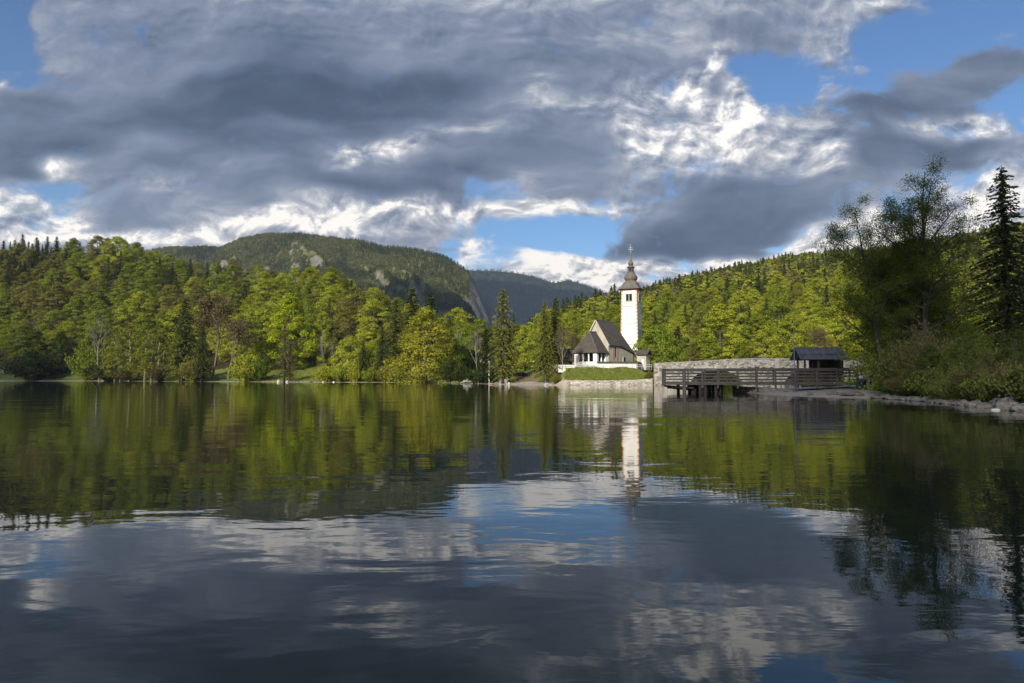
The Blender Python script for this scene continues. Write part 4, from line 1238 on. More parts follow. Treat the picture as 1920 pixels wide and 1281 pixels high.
stand('leafy_tree', DENSE[0], 14, 1768, 70, 540, 'dense green tree between the tallest airy tree and the spruce', 'tree', (.28, .33, .055), .75, rz=1.0)
stand('leafy_tree', DENSE[1], 14, 1664, 75, 570, 'small dense tree behind the standing person', 'tree', (0.255, 0.285, 0.045), .5, rz=2.2)
stand('spruce_tree', HSPR, 20, 1893, 60, 308, 'tall dark spruce at the end of the shaded bank', 'tree', (0.063, 0.083, 0.027), 1.0)
stand('spruce_tree', HSPR, 20, 1945, 66, 400, 'second dark spruce behind the tall dark one', 'tree', (0.063, 0.083, 0.027), 1.0, rz=2)
stand('leafy_tree', DENSE[0], 14, 1836, 84, 590, 'yellow green sunlit tree behind the willows', 'tree', (0.450, 0.450, 0.030), .9, rz=3.3)
stand('brown_tree', BROWN[0], 15, 1795, 78, 600, 'half bare grey twigged tree behind the willows', 'tree', (0.300, 0.285, 0.150), 1.0)
WIL = [(1684, 60, 640, .8, 'olive willow at the path end of the bank'), (1708, 58, 622, .95, 'tall feathery willow under the tallest airy tree'), (1735, 55, 610, 1.15, 'tall grey green willow in the middle of the bank'),
       (1780, 53, 632, 1.1, 'feathery willow past the middle of the bank'), (1828, 50, 622, 1.1, 'tall dark willow beneath the lamp'), (1872, 47, 640, 1.1, 'dark willow before the tall spruce'), (1920, 44, 625, 1.1, 'last dark willow along the bank'),
       (1684, 55.5, 692, .75, 'low grey willow by the beach edge'), (1722, 52.6, 682, .95, 'low bright willow overhanging the bank stones'), (1752, 49.5, 676, 1.05, 'low willow in the middle of the bank stones'), (1800, 45.5, 680, 1.05, 'low brownish willow over the water'),
       (1846, 41.6, 684, 1.0, 'low dark willow behind the biggest boulders'), (1890, 40.5, 672, 1.0, 'low dark willow at the end of the bank'), (1935, 37, 660, 1.0, 'low dark willow beyond the last boulder')]
for i, (px, D, top, w, lab) in enumerate(WIL):
    s = tall(px, top, D, 4.6)
    c = [(.19, .22, .06), (.12, .17, .04), (.20, .18, .085), (.12, .14, .045), (.17, .23, .05)][i % 5]
    plant('willow_bush', (WILLOW + WILLOW2)[(i * 3) % 6], gp(px, D), lab, 'bush', c, s * w * random.uniform(.95, 1.1) * (1.0 if top < 650 else 1.25), s, parts=('stem', 'foliage'))

for i, (px, D, top, w, c, lab) in enumerate([
    (1668, 57.2, 668, .7, (.10, .15, .03), 'dark leafy thicket beside the path end of the beach'), (1702, 54.6, 650, .75, (.20, .20, .06), 'yellowish thicket poking up between the low willows'),
    (1744, 52.0, 640, .7, (.09, .13, .03), 'dark leafy thicket rising from the middle of the bank'), (1790, 48.6, 646, .7, (.16, .19, .05), 'leafy thicket behind the low brownish willow'),
    (1818, 46.5, 596, .6, (.11, .15, .035), 'tall narrow thicket under the street lamp'), (1856, 43.5, 650, .7, (.15, .15, .06), 'olive thicket above the biggest boulders'), (1906, 41.5, 610, .7, (.08, .11, .03), 'tall dark thicket at the last boulders')]):
    stand('thicket', DENSE[i % 2], 14, px, D, top, lab, 'bush', c, w * 1.15, parts=('stem', 'foliage'))
for i, (px, D, top, lab) in enumerate([(1732, 50.8, 690, 'bare brown twigs sticking out over the bank stones'), (1812, 44.2, 694, 'bare twigs by the low brownish willow'), (1770, 48.0, 686, 'grey bare twigs in the middle of the bank')]):
    stand('twig_bush', BROWN[i % 2], 15, px, D, top, lab, 'bush', (.17, .14, .07), 1.5)

# ------------------------------------------------------------------ church
def frame(origin, rz):
    return Matrix.Translation(origin) @ Matrix.Rotation(rz, 4, 'Z')

CH_A = R(40.0)                    # the gable looks this far west of the camera
ex = Vector((math.cos(CH_A), -math.sin(CH_A), 0)); ey = Vector((math.sin(CH_A), math.cos(CH_A), 0))
Kc = pz(1141, 693, 169.0); Kc.z = 4.15
church_o = Kc - ex * 3.5          # middle of the gable foot; local x along the gable, y back along the nave
church = empty('church', church_o, -CH_A)
tag(church, 'old stone church with steep shingled roofs, deep porch and tall white onion-domed bell tower', 'church')
HW, EV, RG = 3.5, 6.35, 12.15
# nave walls (gable wall and both long walls as one shell)
w = MB()
w.add([(-HW, 0, -.6), (HW, 0, -.6), (HW, 0, EV), (0, 0, RG - .12), (-HW, 0, EV),
       (HW, 5.2, EV), (HW, 12.0, 4.15), (HW, 12.0, -.6), (-HW, 12.0, -.6), (-HW, 12.0, 4.15), (-HW, 5.2, EV)],
      [(0, 1, 2, 3, 4), (1, 7, 6, 5, 2), (7, 8, 9, 6), (8, 0, 4, 10, 9)])
w.build('nave_wall', M_BEIGE, church)
# roof: two steep sheets that sweep down to the low chancel eave
rf = MB()
ov, fo = .45, .35
sl = (RG - EV) / HW
A0, R1 = Vector((0, -fo, RG)), Vector((0, 7.9, RG - .05))
for s in (1, -1):
    E0 = Vector((s * (HW + ov), -fo, EV - ov * sl)); K5 = Vector((s * (HW + ov), 5.2, EV - ov * sl)); C12 = Vector((s * (HW + .35), 12.5, 3.75))
    if s > 0:
        rf.slab([A0, E0, K5, R1][::1], .22); rf.slab([R1, K5, C12], .22)
    else:
        rf.slab([A0, R1, K5, E0], .22); rf.slab([R1, C12, K5], .22)
rf.slab([R1, Vector((HW + .35, 12.5, 3.75)), Vector((-HW - .35, 12.5, 3.75))], .22)
rf.build('nave_roof', M_SHINGLE, church)
vb = MB()
for s in (1, -1):
    vb.bar((0, -fo - .06, RG - .12), (s * (HW + ov), -fo - .06, EV - ov * sl - .12), .1, .34)
vb.build('verge_board', M_BEIGE, church)
# chancel block under the low end of the roof
MB().box((.9, 13.2, 1.6), (4.6, 2.39, 4.4)).build('chancel_wall', M_BEIGE, church)
# openings in the side wall: door, pair of tall old windows with painted surrounds
d = MB(); d.box((HW + .03, 7.6, 1.5), (.12, 1.1, 2.5)); d.build('door', M_DARK, church)
df = MB()
for yy_ in (6.95, 8.25): df.box((HW + .05, yy_, 1.5), (.18, .18, 2.6))
df.box((HW + .05, 7.6, 2.88), (.18, 1.48, .16)); df.build('door_frame', M_COPING, church)
for yy_ in (2.3, 4.2):
    f_ = MB(); f_.box((HW + .02, yy_, 3.7), (.06, 1.0, 3.4)); fr = f_.build('fresco', M_FRESCO, church)
for yy_ in (3.25,):
    f_ = MB(); f_.box((HW + .03, yy_, 4.0), (.10, .34, 2.6)); f_.build('window', M_GLASS, church)
o_ = MB(); o_.tube([(-.3, -.04, 9.0), (-.3, .3, 9.0)], .28, 12); o_.build('round_window', M_DARK, church)

# porch: piers on a parapet, half-open, under a steep hipped roof
PD, PW, PE = 4.9, 3.3, 3.75
p_ = MB()
t_ = .5
p_.box((0, -PD + t_ / 2, .45), (2 * PW, t_, 2.1)); p_.box((PW - t_ / 2, -PD / 2 + t_ / 2, .45), (t_, PD - t_ - .02, 2.1)); p_.box((-PW + t_ / 2, -PD / 2 + t_ / 2, .45), (t_, PD - t_ - .02, 2.1))
p_.build('porch_parapet', M_PLASTER, church)
for (x_, y_, wx_, wy_) in ((PW - .55, -PD + .36, 1.1, .72), (-PW + .55, -PD + .36, 1.1, .72), (PW - .3, -.45, .56, .8), (-PW + .3, -.45, .56, .8)):
    q_ = MB(); q_.box((x_, y_, 2.62), (wx_, wy_, 2.24)); q_.build('pier', M_PLASTER, church)
for (x_, y_) in ((-.9, -PD + .28), (.75, -PD + .28), (PW - .28, -2.5), (-PW + .28, -2.5)):
    q_ = MB(); q_.tube([(x_, y_, 1.5), (x_, y_, 1.7), (x_, y_, 3.4), (x_, y_, 3.72)], [.26, .19, .17, .26], 10); q_.build('column', M_PLASTER, church)
q_ = MB(); q_.box((0, -PD + .27, 3.82), (2 * PW, .5, .18)); q_.box((PW - .26, -2.2, 3.82), (.5, PD - .6, .18)); q_.box((-PW + .26, -2.2, 3.82), (.5, PD - .6, .18)); q_.build('porch_beam', M_BROWNWOOD, church)
MB().box((0, -2.3, 1.9), (5.4, 4.0, .06)).build('porch_floor', M_DARK, church)
q_ = MB(); q_.box((0, -.12, 2.6), (5.5, .1, 3.6)); q_.build('porch_back_wall', M_FRESCO, church)
pr = MB()
pg, pe = 9.0, PE - .12
Ap, Aw = Vector((0, -3.1, pg)), Vector((0, -.08, pg))
eo = .5
FL, FR = Vector((-PW - eo, -PD - eo, pe)), Vector((PW + eo, -PD - eo, pe)); BL, BR = Vector((-PW - eo, -.08, pe)), Vector((PW + eo, -.08, pe))
pr.slab([Ap, FL, FR], .2); pr.slab([Ap, FR, BR, Aw], .2); pr.slab([Ap, Aw, BL, FL], .2)
pr.build('porch_roof', M_SHINGLE, church)
rc = MB(); rc.bar(Ap + Vector((0, 0, .04)), FR + Vector((0, 0, .06)), .22, .12); rc.bar(Ap + Vector((0, 0, .04)), FL + Vector((0, 0, .06)), .22, .12); rc.bar(Ap + Vector((0, 0, .05)), Aw + Vector((0, 0, .05)), .24, .12)
rc.build('hip_capping', M_ONION, church)

# bell tower: its own slight turn against the nave
TW_A = R(24.0)
t_o = pz(1184.5, 690, 183.5); t_o.z = 4.0
TS = 1.04
Minv = Matrix.Rotation(CH_A, 4, 'Z') @ Matrix.Translation(-church_o)
tl = Minv @ t_o
def tower_child(mb, name, mat, parent=church, smooth=False):
    M_ = Matrix.Translation(tl) @ Matrix.Rotation(CH_A - TW_A, 4, 'Z') @ Matrix.Scale(TS, 4)
    mb.v = [tuple(M_ @ Vector(p)) for p in mb.v]
    return mb.build(name, mat, parent, smooth=smooth)
TH, B0, B1 = 20.7, 2.42, 2.02
def hw_t(z): return B0 + (B1 - B0) * z / TH
def sq(h, z): return [(-h, -h, z), (h, -h, z), (h, h, z), (-h, h, z)]
tw_ = MB(); tw_.rings([sq(hw_t(-.8), -.8), sq(hw_t(TH), TH)])
tower = tower_child(tw_, 'tower_wall', M_PLASTER)
# battered foot that runs out of the front face towards the nave
bt = MB(); hb = hw_t(0)
bt.add([(-hb - 2.6, -hb + .15, -.8), (-hb + .4, -hb + .15, -.8), (-hb + .4, -hb + .15, 7.0), (-hb + .2, -hb + .15, 7.0), (-hb - 2.6, hb, -.8), (-hb + .4, hb, -.8), (-hb + .4, hb, 7.0), (-hb + .2, hb, 7.0)],
       [(0, 1, 2, 3), (7, 6, 5, 4), (0, 3, 7, 4), (1, 5, 6, 2), (2, 6, 7, 3), (0, 4, 5, 1)])
tower_child(bt, 'buttress', M_PLASTER)
bc = MB(); bc.add([(-hb - 2.8, -hb + .05, -.5), (-hb + .25, -hb + .05, 7.35), (-hb + .25, hb, 7.35), (-hb - 2.8, hb, -.5), (-hb - 2.8, -hb + .05, -.25), (-hb + .25, -hb + .05, 7.6), (-hb + .25, hb, 7.6), (-hb - 2.8, hb, -.25)],
       [(3, 2, 1, 0), (4, 5, 6, 7), (0, 1, 5, 4), (1, 2, 6, 5), (2, 3, 7, 6), (3, 0, 4, 7)])
tower_child(bc, 'buttress_roof', M_SHINGLE)
# quoins: alternating long and short orange blocks up each corner
for (sx, sy) in ((-1, -1), (1, -1), (1, 1)):
    q_ = MB(); nq = 44
    for k in range(nq):
        z0, z1 = .3 + (TH - .7) * k / nq, .3 + (TH - .7) * (k + 1) / nq
        l_ = .40 if k % 2 else .16
        h0 = hw_t((z0 + z1) / 2) + .025
        m_ = .0 if k % 2 else .0
        q_.box((sx * (h0 - l_ / 2), sy * (h0 - .12), (z0 + z1) / 2), (l_, .26, (z1 - z0) * .98))
        q_.box((sx * (h0 - .11), sy * (h0 - .25 - l_ / 2 + .13), (z0 + z1) / 2), (.22, max(l_ - .02, .05), (z1 - z0) * .9))
    tower_child(q_, 'quoin', M_QUOIN)
for z in (7.05 - .8, 11.5, 16.05):
    h = hw_t(z) + .05
    q_ = MB(); q_.rings([sq(h, z), sq(h + .04, z + .09), sq(h, z + .2)]); tower_child(q_, 'belt_course', M_BELT if z > 8 else M_COPING)
h = hw_t(TH)
q_ = MB(); q_.rings([sq(h + .03, TH - .38), sq(h + .16, TH - .1), sq(h + .2, TH)]); tower_child(q_, 'cornice', M_QUOIN)
# belfry windows: paired lights on each face
def belfry(face):
    M_ = Matrix.Rotation(face * math.pi / 2, 4, 'Z')
    h = hw_t(18.4)
    def T_(mb): mb.v = [tuple(M_ @ Vector(p)) for p in mb.v]; return mb
    wn_ = tower_child(T_(MB().box((0, -h + .06, 18.4), (1.5, .2, 1.75))), 'belfry_window', M_DARK)
    fr = MB(); fr.box((0, -h - .05, 18.4), (.2, .16, 1.74)); fr.box((-.82, -h - .03, 18.4), (.16, .2, 1.98)); fr.box((.82, -h - .03, 18.4), (.16, .2, 1.98)); fr.box((0, -h - .03, 19.34), (1.78, .22, .14)); fr.box((0, -h - .06, 17.46), (1.86, .3, .14))
    f_ = tower_child(T_(fr), 'frame', M_BELT, wn_)
for k in (0, 1, 3): belfry(k)
q_ = MB(); q_.box((hw_t(9.8) + .0, 0, 9.6), (.14, .4, 1.1)); tower_child(q_, 'slit_window', M_DARK)
# flared square roof passing into an eight sided bulb, lantern, small bulb and spike
def oct8(r, z, sqn):
    pts = []
    for k in range(16):
        a = math.pi / 4 + k * math.pi / 8 - math.pi / 2 - math.pi / 4
        c_, s_ = math.cos(a), math.sin(a)
        e = (abs(c_) ** sqn + abs(s_) ** sqn) ** (-1 / sqn)
        pts.append((r * e * c_, r * e * s_, z))
    return pts
prof = [(2.62, TH - .04, 14), (2.93, TH - .12, 14), (2.95, TH + .02, 14), (2.70, TH + .22, 12), (2.32, TH + .62, 9), (2.10, TH + 1.05, 6), (1.92, TH + 1.5, 4), (1.68, TH + 1.9, 3), (1.40, TH + 2.15, 2.4), (1.36, TH + 2.25, 2.3),
        (1.55, TH + 2.48, 2.3), (1.70, TH + 2.85, 2.3), (1.72, TH + 3.1, 2.3), (1.6, TH + 3.5, 2.3), (1.32, TH + 3.85, 2.3), (1.05, TH + 4.1, 2.3), (.95, TH + 4.35, 2.3), (.98, TH + 4.45, 2.3), (1.02, TH + 4.55, 2.3), (.9, TH + 4.62, 2.3)]
q_ = MB(); q_.rings([oct8(r, z, s) for r, z, s in prof]); tower_child(q_, 'onion_roof', M_ONION)
q_ = MB(); q_.tube([(0, 0, TH + 4.6), (0, 0, TH + 5.7)], .5, 10); tower_child(q_, 'lantern_core', M_DARK)
for k in range(8):
    a = k * math.pi / 4 + math.pi / 8
    q_ = MB(); q_.box((.74 * math.cos(a), .74 * math.sin(a), TH + 5.15), (.18, .18, 1.1), rz=a); tower_child(q_, 'lantern_post', M_ONION)
prof = [(.78, TH + 5.55, 2.3), (1.02, TH + 5.72, 2.3), (1.05, TH + 5.84, 2.3), (.72, TH + 6.0, 2.2), (.52, TH + 6.2, 2.1), (.50, TH + 6.3, 2), (.66, TH + 6.5, 2), (.72, TH + 6.75, 2), (.62, TH + 7.0, 2), (.4, TH + 7.3, 2), (.27, TH + 7.7, 2), (.18, TH + 8.3, 2), (.12, TH + 9.0, 2), (.17, TH + 9.1, 2), (.17, TH + 9.25, 2), (.05, TH + 9.35, 2)]
q_ = MB(); q_.rings([oct8(r, z, s) for r, z, s in prof]); tower_child(q_, 'spire', M_ONION)
q_ = MB(); q_.tube([(0, 0, TH + 9.3), (0, 0, TH + 11.6)], .05, 6); q_.bar((-.5, 0, TH + 10.45), (.5, 0, TH + 10.45), .09, .09); q_.bar((-.36, 0, TH + 10.95), (.36, 0, TH + 10.95), .09, .09)
q_.tube([(0, 0, TH + 9.62), (0, 0, TH + 9.75), (0, 0, TH + 9.95), (0, 0, TH + 10.05)], [.06, .17, .17, .06], 8)
for (x_, z_) in ((-.5, 10.45), (.5, 10.45), (-.36, 10.95), (.36, 10.95), (0, 11.6)): q_.box((x_, 0, TH + z_), (.16, .08, .16))
tower_child(q_, 'cross', M_GREYMET)

# churchyard wall with shingled cap, gate house, cottage, guard rail, shore wall
def wall_run(name, pts, h0, h1, t, mat, cap=None, label='', cat='wall', capmat=None):
    r_ = empty(name, (pts[0][0], pts[0][1], 0)); tag(r_, label, cat)
    o0 = Vector((pts[0][0], pts[0][1], 0))
    w_, c_ = MB(), MB()
    for a, b_ in zip(pts[:-1], pts[1:]):
        a3, b3 = Vector((a[0], a[1], 0)) - o0, Vector((b_[0], b_[1], 0)) - o0
        d_ = (b3 - a3).normalized(); n_ = Vector((-d_.y, d_.x, 0)) * t / 2
        za, zb = (a[2] if len(a) > 2 else h1), (b_[2] if len(b_) > 2 else h1)
        w_.add([a3 - n_ + Vector((0, 0, h0)), b3 - n_ + Vector((0, 0, h0)), b3 + n_ + Vector((0, 0, h0)), a3 + n_ + Vector((0, 0, h0)), a3 - n_ + Vector((0, 0, za)), b3 - n_ + Vector((0, 0, zb)), b3 + n_ + Vector((0, 0, zb)), a3 + n_ + Vector((0, 0, za))],
               [(3, 2, 1, 0), (4, 5, 6, 7), (0, 1, 5, 4), (1, 2, 6, 5), (2, 3, 7, 6), (3, 0, 4, 7)])
        if cap:
            n2 = n_.normalized() * (t / 2 + cap[0]); e_ = d_ * .0
            up = Vector((0, 0, cap[1]))
            c_.add([a3 - n2 + Vector((0, 0, za + .01)), b3 - n2 + Vector((0, 0, zb + .01)), b3 + n2 + Vector((0, 0, zb + .01)), a3 + n2 + Vector((0, 0, za + .01)), a3 + Vector((0, 0, za)) + up, b3 + Vector((0, 0, zb)) + up],
                   [(3, 2, 1, 0), (0, 1, 5, 4), (2, 3, 4, 5), (0, 4, 3), (1, 2, 5)])
    w_.build('wall', mat, r_)
    if cap: c_.build('cap', capmat or M_SHINGLE, r_)
    return r_
def xy(px, D): return (pxu(px) * D, D)
wall_run('churchyard_wall', [xy(1120, 162.0), xy(1193, 163.2)], 3.0, 5.15, .5, M_PLASTER, (.28, .42), 'long white churchyard wall with a grey shingled cap below the nave')
wall_run('churchyard_wall', [xy(1046, 163.6), xy(1079, 163.2)], 3.0, 4.7, .5, M_PLASTER, None, 'low white churchyard wall between the twin spruces and the porch')
wall_run('churchyard_wall', [xy(1193.6, 163.6), xy(1203, 171.5)], 3.0, 5.2, .5, M_BEIGE, (.28, .45), 'short beige churchyard wall running back to the gate house')
gate = empty('gate_house', pz(1207, 690, 171.0) * 1.0, -R(34)); gate.location.z = 4.1
tag(gate, 'small plastered gate house with a grey pent roof at the foot of the tower', 'gate house')
MB().box((0, 0, 1.45), (2.4, 2.6, 3.9)).build('wall', M_BEIGE, gate)
MB().box((.3, -1.32, 1.0), (.5, .08, 2.3)).build('door', M_PLASTER, gate)
rr_ = MB(); rr_.slab([(-1.6, -1.9, 3.35), (1.7, -1.9, 3.35), (1.7, .2, 4.7), (-1.6, .2, 4.7)], .14); rr_.slab([(-1.6, .2, 4.7), (1.7, .2, 4.7), (1.7, 1.9, 3.35), (-1.6, 1.9, 3.35)], .14); rr_.build('roof', M_SHINGLE, gate)
def cottage(name, loc, rz, L_, Wd, hw_, hr, label, wallm, roofm):
    r_ = empty(name, loc, rz); tag(r_, label, 'house')
    w_ = MB(); x_, y_ = L_ / 2, Wd / 2
    w_.add([(-x_, -y_, -.5), (x_, -y_, -.5), (x_, y_, -.5), (-x_, y_, -.5), (-x_, -y_, hw_), (x_, -y_, hw_), (x_, y_, hw_), (-x_, y_, hw_), (-x_, 0, hr - .1), (x_, 0, hr - .1)], [(0, 1, 5, 4), (2, 3, 7, 6), (1, 2, 6, 9, 5), (3, 0, 4, 8, 7), (3, 2, 1, 0)])
    w_.build('wall', wallm, r_)
    k_ = (hr - hw_) / y_
    f_ = MB(); f_.slab([(-x_ - .4, -y_ - .5, hw_ - .5 * k_), (x_ + .4, -y_ - .5, hw_ - .5 * k_), (x_ + .4, 0, hr), (-x_ - .4, 0, hr)], .16); f_.slab([(-x_ - .4, 0, hr), (x_ + .4, 0, hr), (x_ + .4, y_ + .5, hw_ - .5 * k_), (-x_ - .4, y_ + .5, hw_ - .5 * k_)], .16)
    f_.build('roof', roofm, r_)
    for xx in (-x_ * .5, x_ * .45):
        wi = MB().box((xx, -y_ + .02, hw_ * .55), (.9, .12, 1.0)).build('window', M_GLASS, r_)
        MB().box((xx, -y_ - .06, hw_ * .55 - .56), (1.1, .16, .1)).build('sill', M_COPING, wi)
    return r_
cottage('cottage', gp(1061, 176), -.2, 6.4, 5, 2.2, 5.0, 'brown roofed cottage half hidden behind the thin birch', M_BEIGE, M_SHINGLE)
cottage('long_house', gp(1243, 186), -.1, 10, 6, 1.7, 3.6, 'low grey roofed building behind the round tree by the tower', M_PLASTER, M_SHINGLE)

def railing(name, pts, hts, posts, label, mat, post_s=.1, rail=(.07, .16), cat='railing'):
    o0 = Vector((pts[0].x, pts[0].y, pts[0].z)); r_ = empty(name, o0); tag(r_, label, cat)
    tot = [(b_ - a).length for a, b_ in zip(pts[:-1], pts[1:])]
    def at_(t):
        d_ = t * sum(tot)
        for a, b_, l_ in zip(pts[:-1], pts[1:], tot):
            if d_ <= l_ + 1e-6: return a.lerp(b_, d_ / l_) - o0
            d_ -= l_
        return pts[-1] - o0
    for k in range(posts):
        p = at_(k / (posts - 1))
        MB().box((p.x, p.y, p.z + hts[-1] / 2 - .15), (post_s, post_s, hts[-1] + .3)).build('post', mat, r_)
    for h_ in hts:
        m_ = MB()
        for a, b_ in zip(pts[:-1], pts[1:]): m_.bar(a - o0 + Vector((0, -post_s / 2 - rail[0] / 2 - .003, h_)), b_ - o0 + Vector((0, -post_s / 2 - rail[0] / 2 - .003, h_)), rail[0], rail[1])
        m_.build('rail', mat, r_)
    return r_
gr_pts = [Vector((*xy(p, d), z)) for p, d, z in ((1010, 170.5, 3.75), (1030, 163.6, 3.75), (1120, 160.6, 3.75), (1222, 159.3, 3.75))]
railing('guard_rail', gr_pts, [.55, .98], 15, 'low pale metal guard rail along the top of the grassy bank', M_GREYMET, .1, (.06, .12), 'guard rail')
sw_ = [(*xy(p, d), z) for p, d, z in ((1062, 156.3, .75), (1080, 156.0, .95), (1100, 155.45, 1.15), (1130, 155.0, 1.1), (1160, 154.45, 1.2), (1190, 153.7, 1.25), (1212, 153.0, 1.4), (1224, 152.5, 1.6))]
wall_run('shore_wall', sw_, -1.0, 1.1, .55, M_STONE, None, 'low rough stone wall holding the grassy bank above the water')

# ------------------------------------------------------------------ stone bridge
b0, b1 = Vector((*xy(1226, 152.5), 0)), Vector((*xy(1660, 113.0), 0))
bd = (b1 - b0); BL_ = bd.length; bd.normalize(); brz = math.atan2(bd.y, bd.x)
bridge = empty('stone_bridge', b0, brz); tag(bridge, 'pale stone road bridge with low arches and blind niches behind the jetty', 'bridge')
def bx_at(px):            # distance along the wall where the sight line through px meets it
    u = pxu(px); return (b0.x - u * b0.y) / (u * bd.y - bd.x)
def ztop(px, py): s_ = bx_at(px); D = b0.y + bd.y * s_; return pz(px, py, D).z
prof_t = [(bx_at(p), ztop(p, y_)) for p, y_ in ((1226, 682.5), (1260, 681), (1300, 679), (1340, 676.8), (1375, 674.8), (1410, 673.6), (1460, 673.6), (1520, 675), (1580, 677), (1659, 680))]
arches = [(bx_at(1342), 6.4, 3.3), (bx_at(1520), 5.2, 3.3)]
out_l = []
for cx, hw_, top_ in arches:
    n = 14
    out_l += [(cx - hw_, -1.5)] + [(cx - hw_ * math.cos(math.pi * k / n), .2 + (top_ - .2) * math.sin(math.pi * k / n)) for k in range(n + 1)] + [(cx + hw_, -1.5)]
poly = [(0, -1.5)] + out_l + [(BL_, -1.5)] + list(reversed(prof_t))
poly[-1] = (0, prof_t[0][1])
def extrude_xz(poly, y0, y1):
    bm = bmesh.new()
    vs = [bm.verts.new((x_, y0, z_)) for x_, z_ in poly]
    f_ = bm.faces.new(vs)
    r_ = bmesh.ops.extrude_face_region(bm, geom=[f_])
    for v_ in r_['geom']:
        if isinstance(v_, bmesh.types.BMVert): v_.co.y = y1
    bmesh.ops.triangulate(bm, faces=[f for f in bm.faces if len(f.verts) > 4])
    bmesh.ops.recalc_face_normals(bm, faces=bm.faces)
    mb = MB(); bm.verts.index_update()
    mb.v = [tuple(v_.co) for v_ in bm.verts]; mb.f = [tuple(v_.index for v_ in f.verts) for f in bm.faces]
    bm.free(); return mb
par_t = [(s_, z_ - .95) for s_, z_ in prof_t]
body = [(0, -1.5)] + out_l + [(BL_, -1.5)] + list(reversed(par_t)); body[-1] = (0, par_t[0][1])
extrude_xz(body, .0, 6.6).build('spandrel_wall', M_STONE, bridge)
for y0_, y1_ in ((-.04, .42), (6.2, 6.62)):
    extrude_xz(list(par_t) + list(reversed(prof_t)), y0_, y1_).build('parapet', M_STONE, bridge)
    cp_ = MB()
    for (s0, z0), (s1, z1) in zip(prof_t[:-1], prof_t[1:]): cp_.bar((s0 + .01, (y0_ + y1_) / 2, z0 + .08), (s1 - .01, (y0_ + y1_) / 2, z1 + .08), .6, .15)
    cp_.build('coping', M_COPING, bridge)
for cx, hw_, top_ in arches:
    m_ = MB(); n = 18
    for k in range(n):
        a0, a1 = math.pi * k / n + .01, math.pi * (k + 1) / n - .01
        pts = []
        for a in (a0, a1):
            for e in (0.0, .42): pts.append((cx - (hw_ + e) * math.cos(a), .2 + (top_ - .2 + e) * math.sin(a)))
        q = [pts[0], pts[1], pts[3], pts[2]]
        m_.add([(x_, -.05, z_) for x_, z_ in q] + [(x_, .1, z_) for x_, z_ in q], [(0, 1, 2, 3), (7, 6, 5, 4), (0, 4, 5, 1), (1, 5, 6, 2), (2, 6, 7, 3), (3, 7, 4, 0)])
    m_.build('arch_ring', M_COPING, bridge)
for k in range(5):
    p_ = 1394 + 13.6 * k; s_ = bx_at(p_); D = b0.y + bd.y * s_
    zt = pz(p_, 685.8, D).z; r0 = .52
    m_ = MB(); n = 10
    ring_o = [(s_ - (r0 + .2) * math.cos(math.pi * j / n), zt - r0 - .2 + (r0 + .2) * math.sin(math.pi * j / n) * .9) for j in range(n + 1)]
    ring_i = [(s_ - r0 * math.cos(math.pi * j / n), zt - r0 - .2 + r0 * math.sin(math.pi * j / n) * .9) for j in range(n + 1)]
    for j in range(n):
        q = [ring_o[j], ring_o[j + 1], ring_i[j + 1], ring_i[j]]
        m_.add([(x_, -.34, z_) for x_, z_ in q] + [(x_, .0, z_) for x_, z_ in q], [(0, 1, 2, 3), (7, 6, 5, 4), (0, 4, 5, 1), (1, 5, 6, 2), (2, 6, 7, 3), (3, 7, 4, 0)])
    m_.box((s_ - r0 - .1, -.17, zt - 1.15), (.2, .33, .85)); m_.box((s_ + r0 + .1, -.17, zt - 1.15), (.2, .33, .85))
    m_.build('niche', M_STONE, bridge)
s_ = bx_at(1460)
MB().box((s_, -.2, 2.2), (.9, .5, 6.2)).build('pilaster', M_COPING, bridge)

# ------------------------------------------------------------------ timber jetty
JL = Vector((*xy(1283, 78.0), 0)); JR = Vector((*xy(1609, 73.0), 0))
jd = (JR - JL); JLen = jd.length; jd.normalize(); jrz = math.atan2(jd.y, jd.x)
jet = empty('jetty', JL, jrz); tag(jet, 'weathered timber jetty with plank railings on dark piles', 'jetty')
ZD, ZR = 1.18, 2.72; JD = 5.4
def jx(px):
    u = pxu(px); return (JL.x - u * JL.y) / (u * jd.y - jd.x)
xe = -2.3 + 0.0            # far end bay steps out beyond the corner pile
MB().box((JLen / 2 + xe / 2, JD / 2, ZD - .06), (JLen - xe, JD - .3, .12)).build('deck', M_WOOD, jet)
for yy_ in (0.02, JD - .02):
    MB().box((JLen / 2 + xe / 2, yy_, ZD - .10), (JLen - xe, .10, .36)).build('edge_beam', M_WOOD, jet)
MB().box((xe - .06, JD / 2, ZD - .1), (.1, JD + .1, .36)).build('edge_beam', M_WOOD, jet)
front_px = [1283, 1317, 1346, 1383, 1419, 1454, 1492, 1531, 1569, 1607]
pxs_f = [jx(p) for p in front_px]
hts = [ZD + .33, ZD + .68, ZD + 1.03, ZD + 1.36]
for k, x_ in enumerate(pxs_f):
    if k == 0:
        MB().box((x_, -.12, .55), (.42, .40, 4.2)).build('corner_pile', M_WOOD, jet)
    else:
        MB().box((x_, -.11, (ZD + ZR) / 2 - .33), (.20, .14, ZR - ZD + .64)).build('post', M_WOOD, jet)
for k in range(len(pxs_f)):
    MB().box((pxs_f[k] + .25, JD + .11, (ZD + ZR) / 2 - .2), (.18, .14, ZR - ZD + .4)).build('post', M_WOOD, jet)
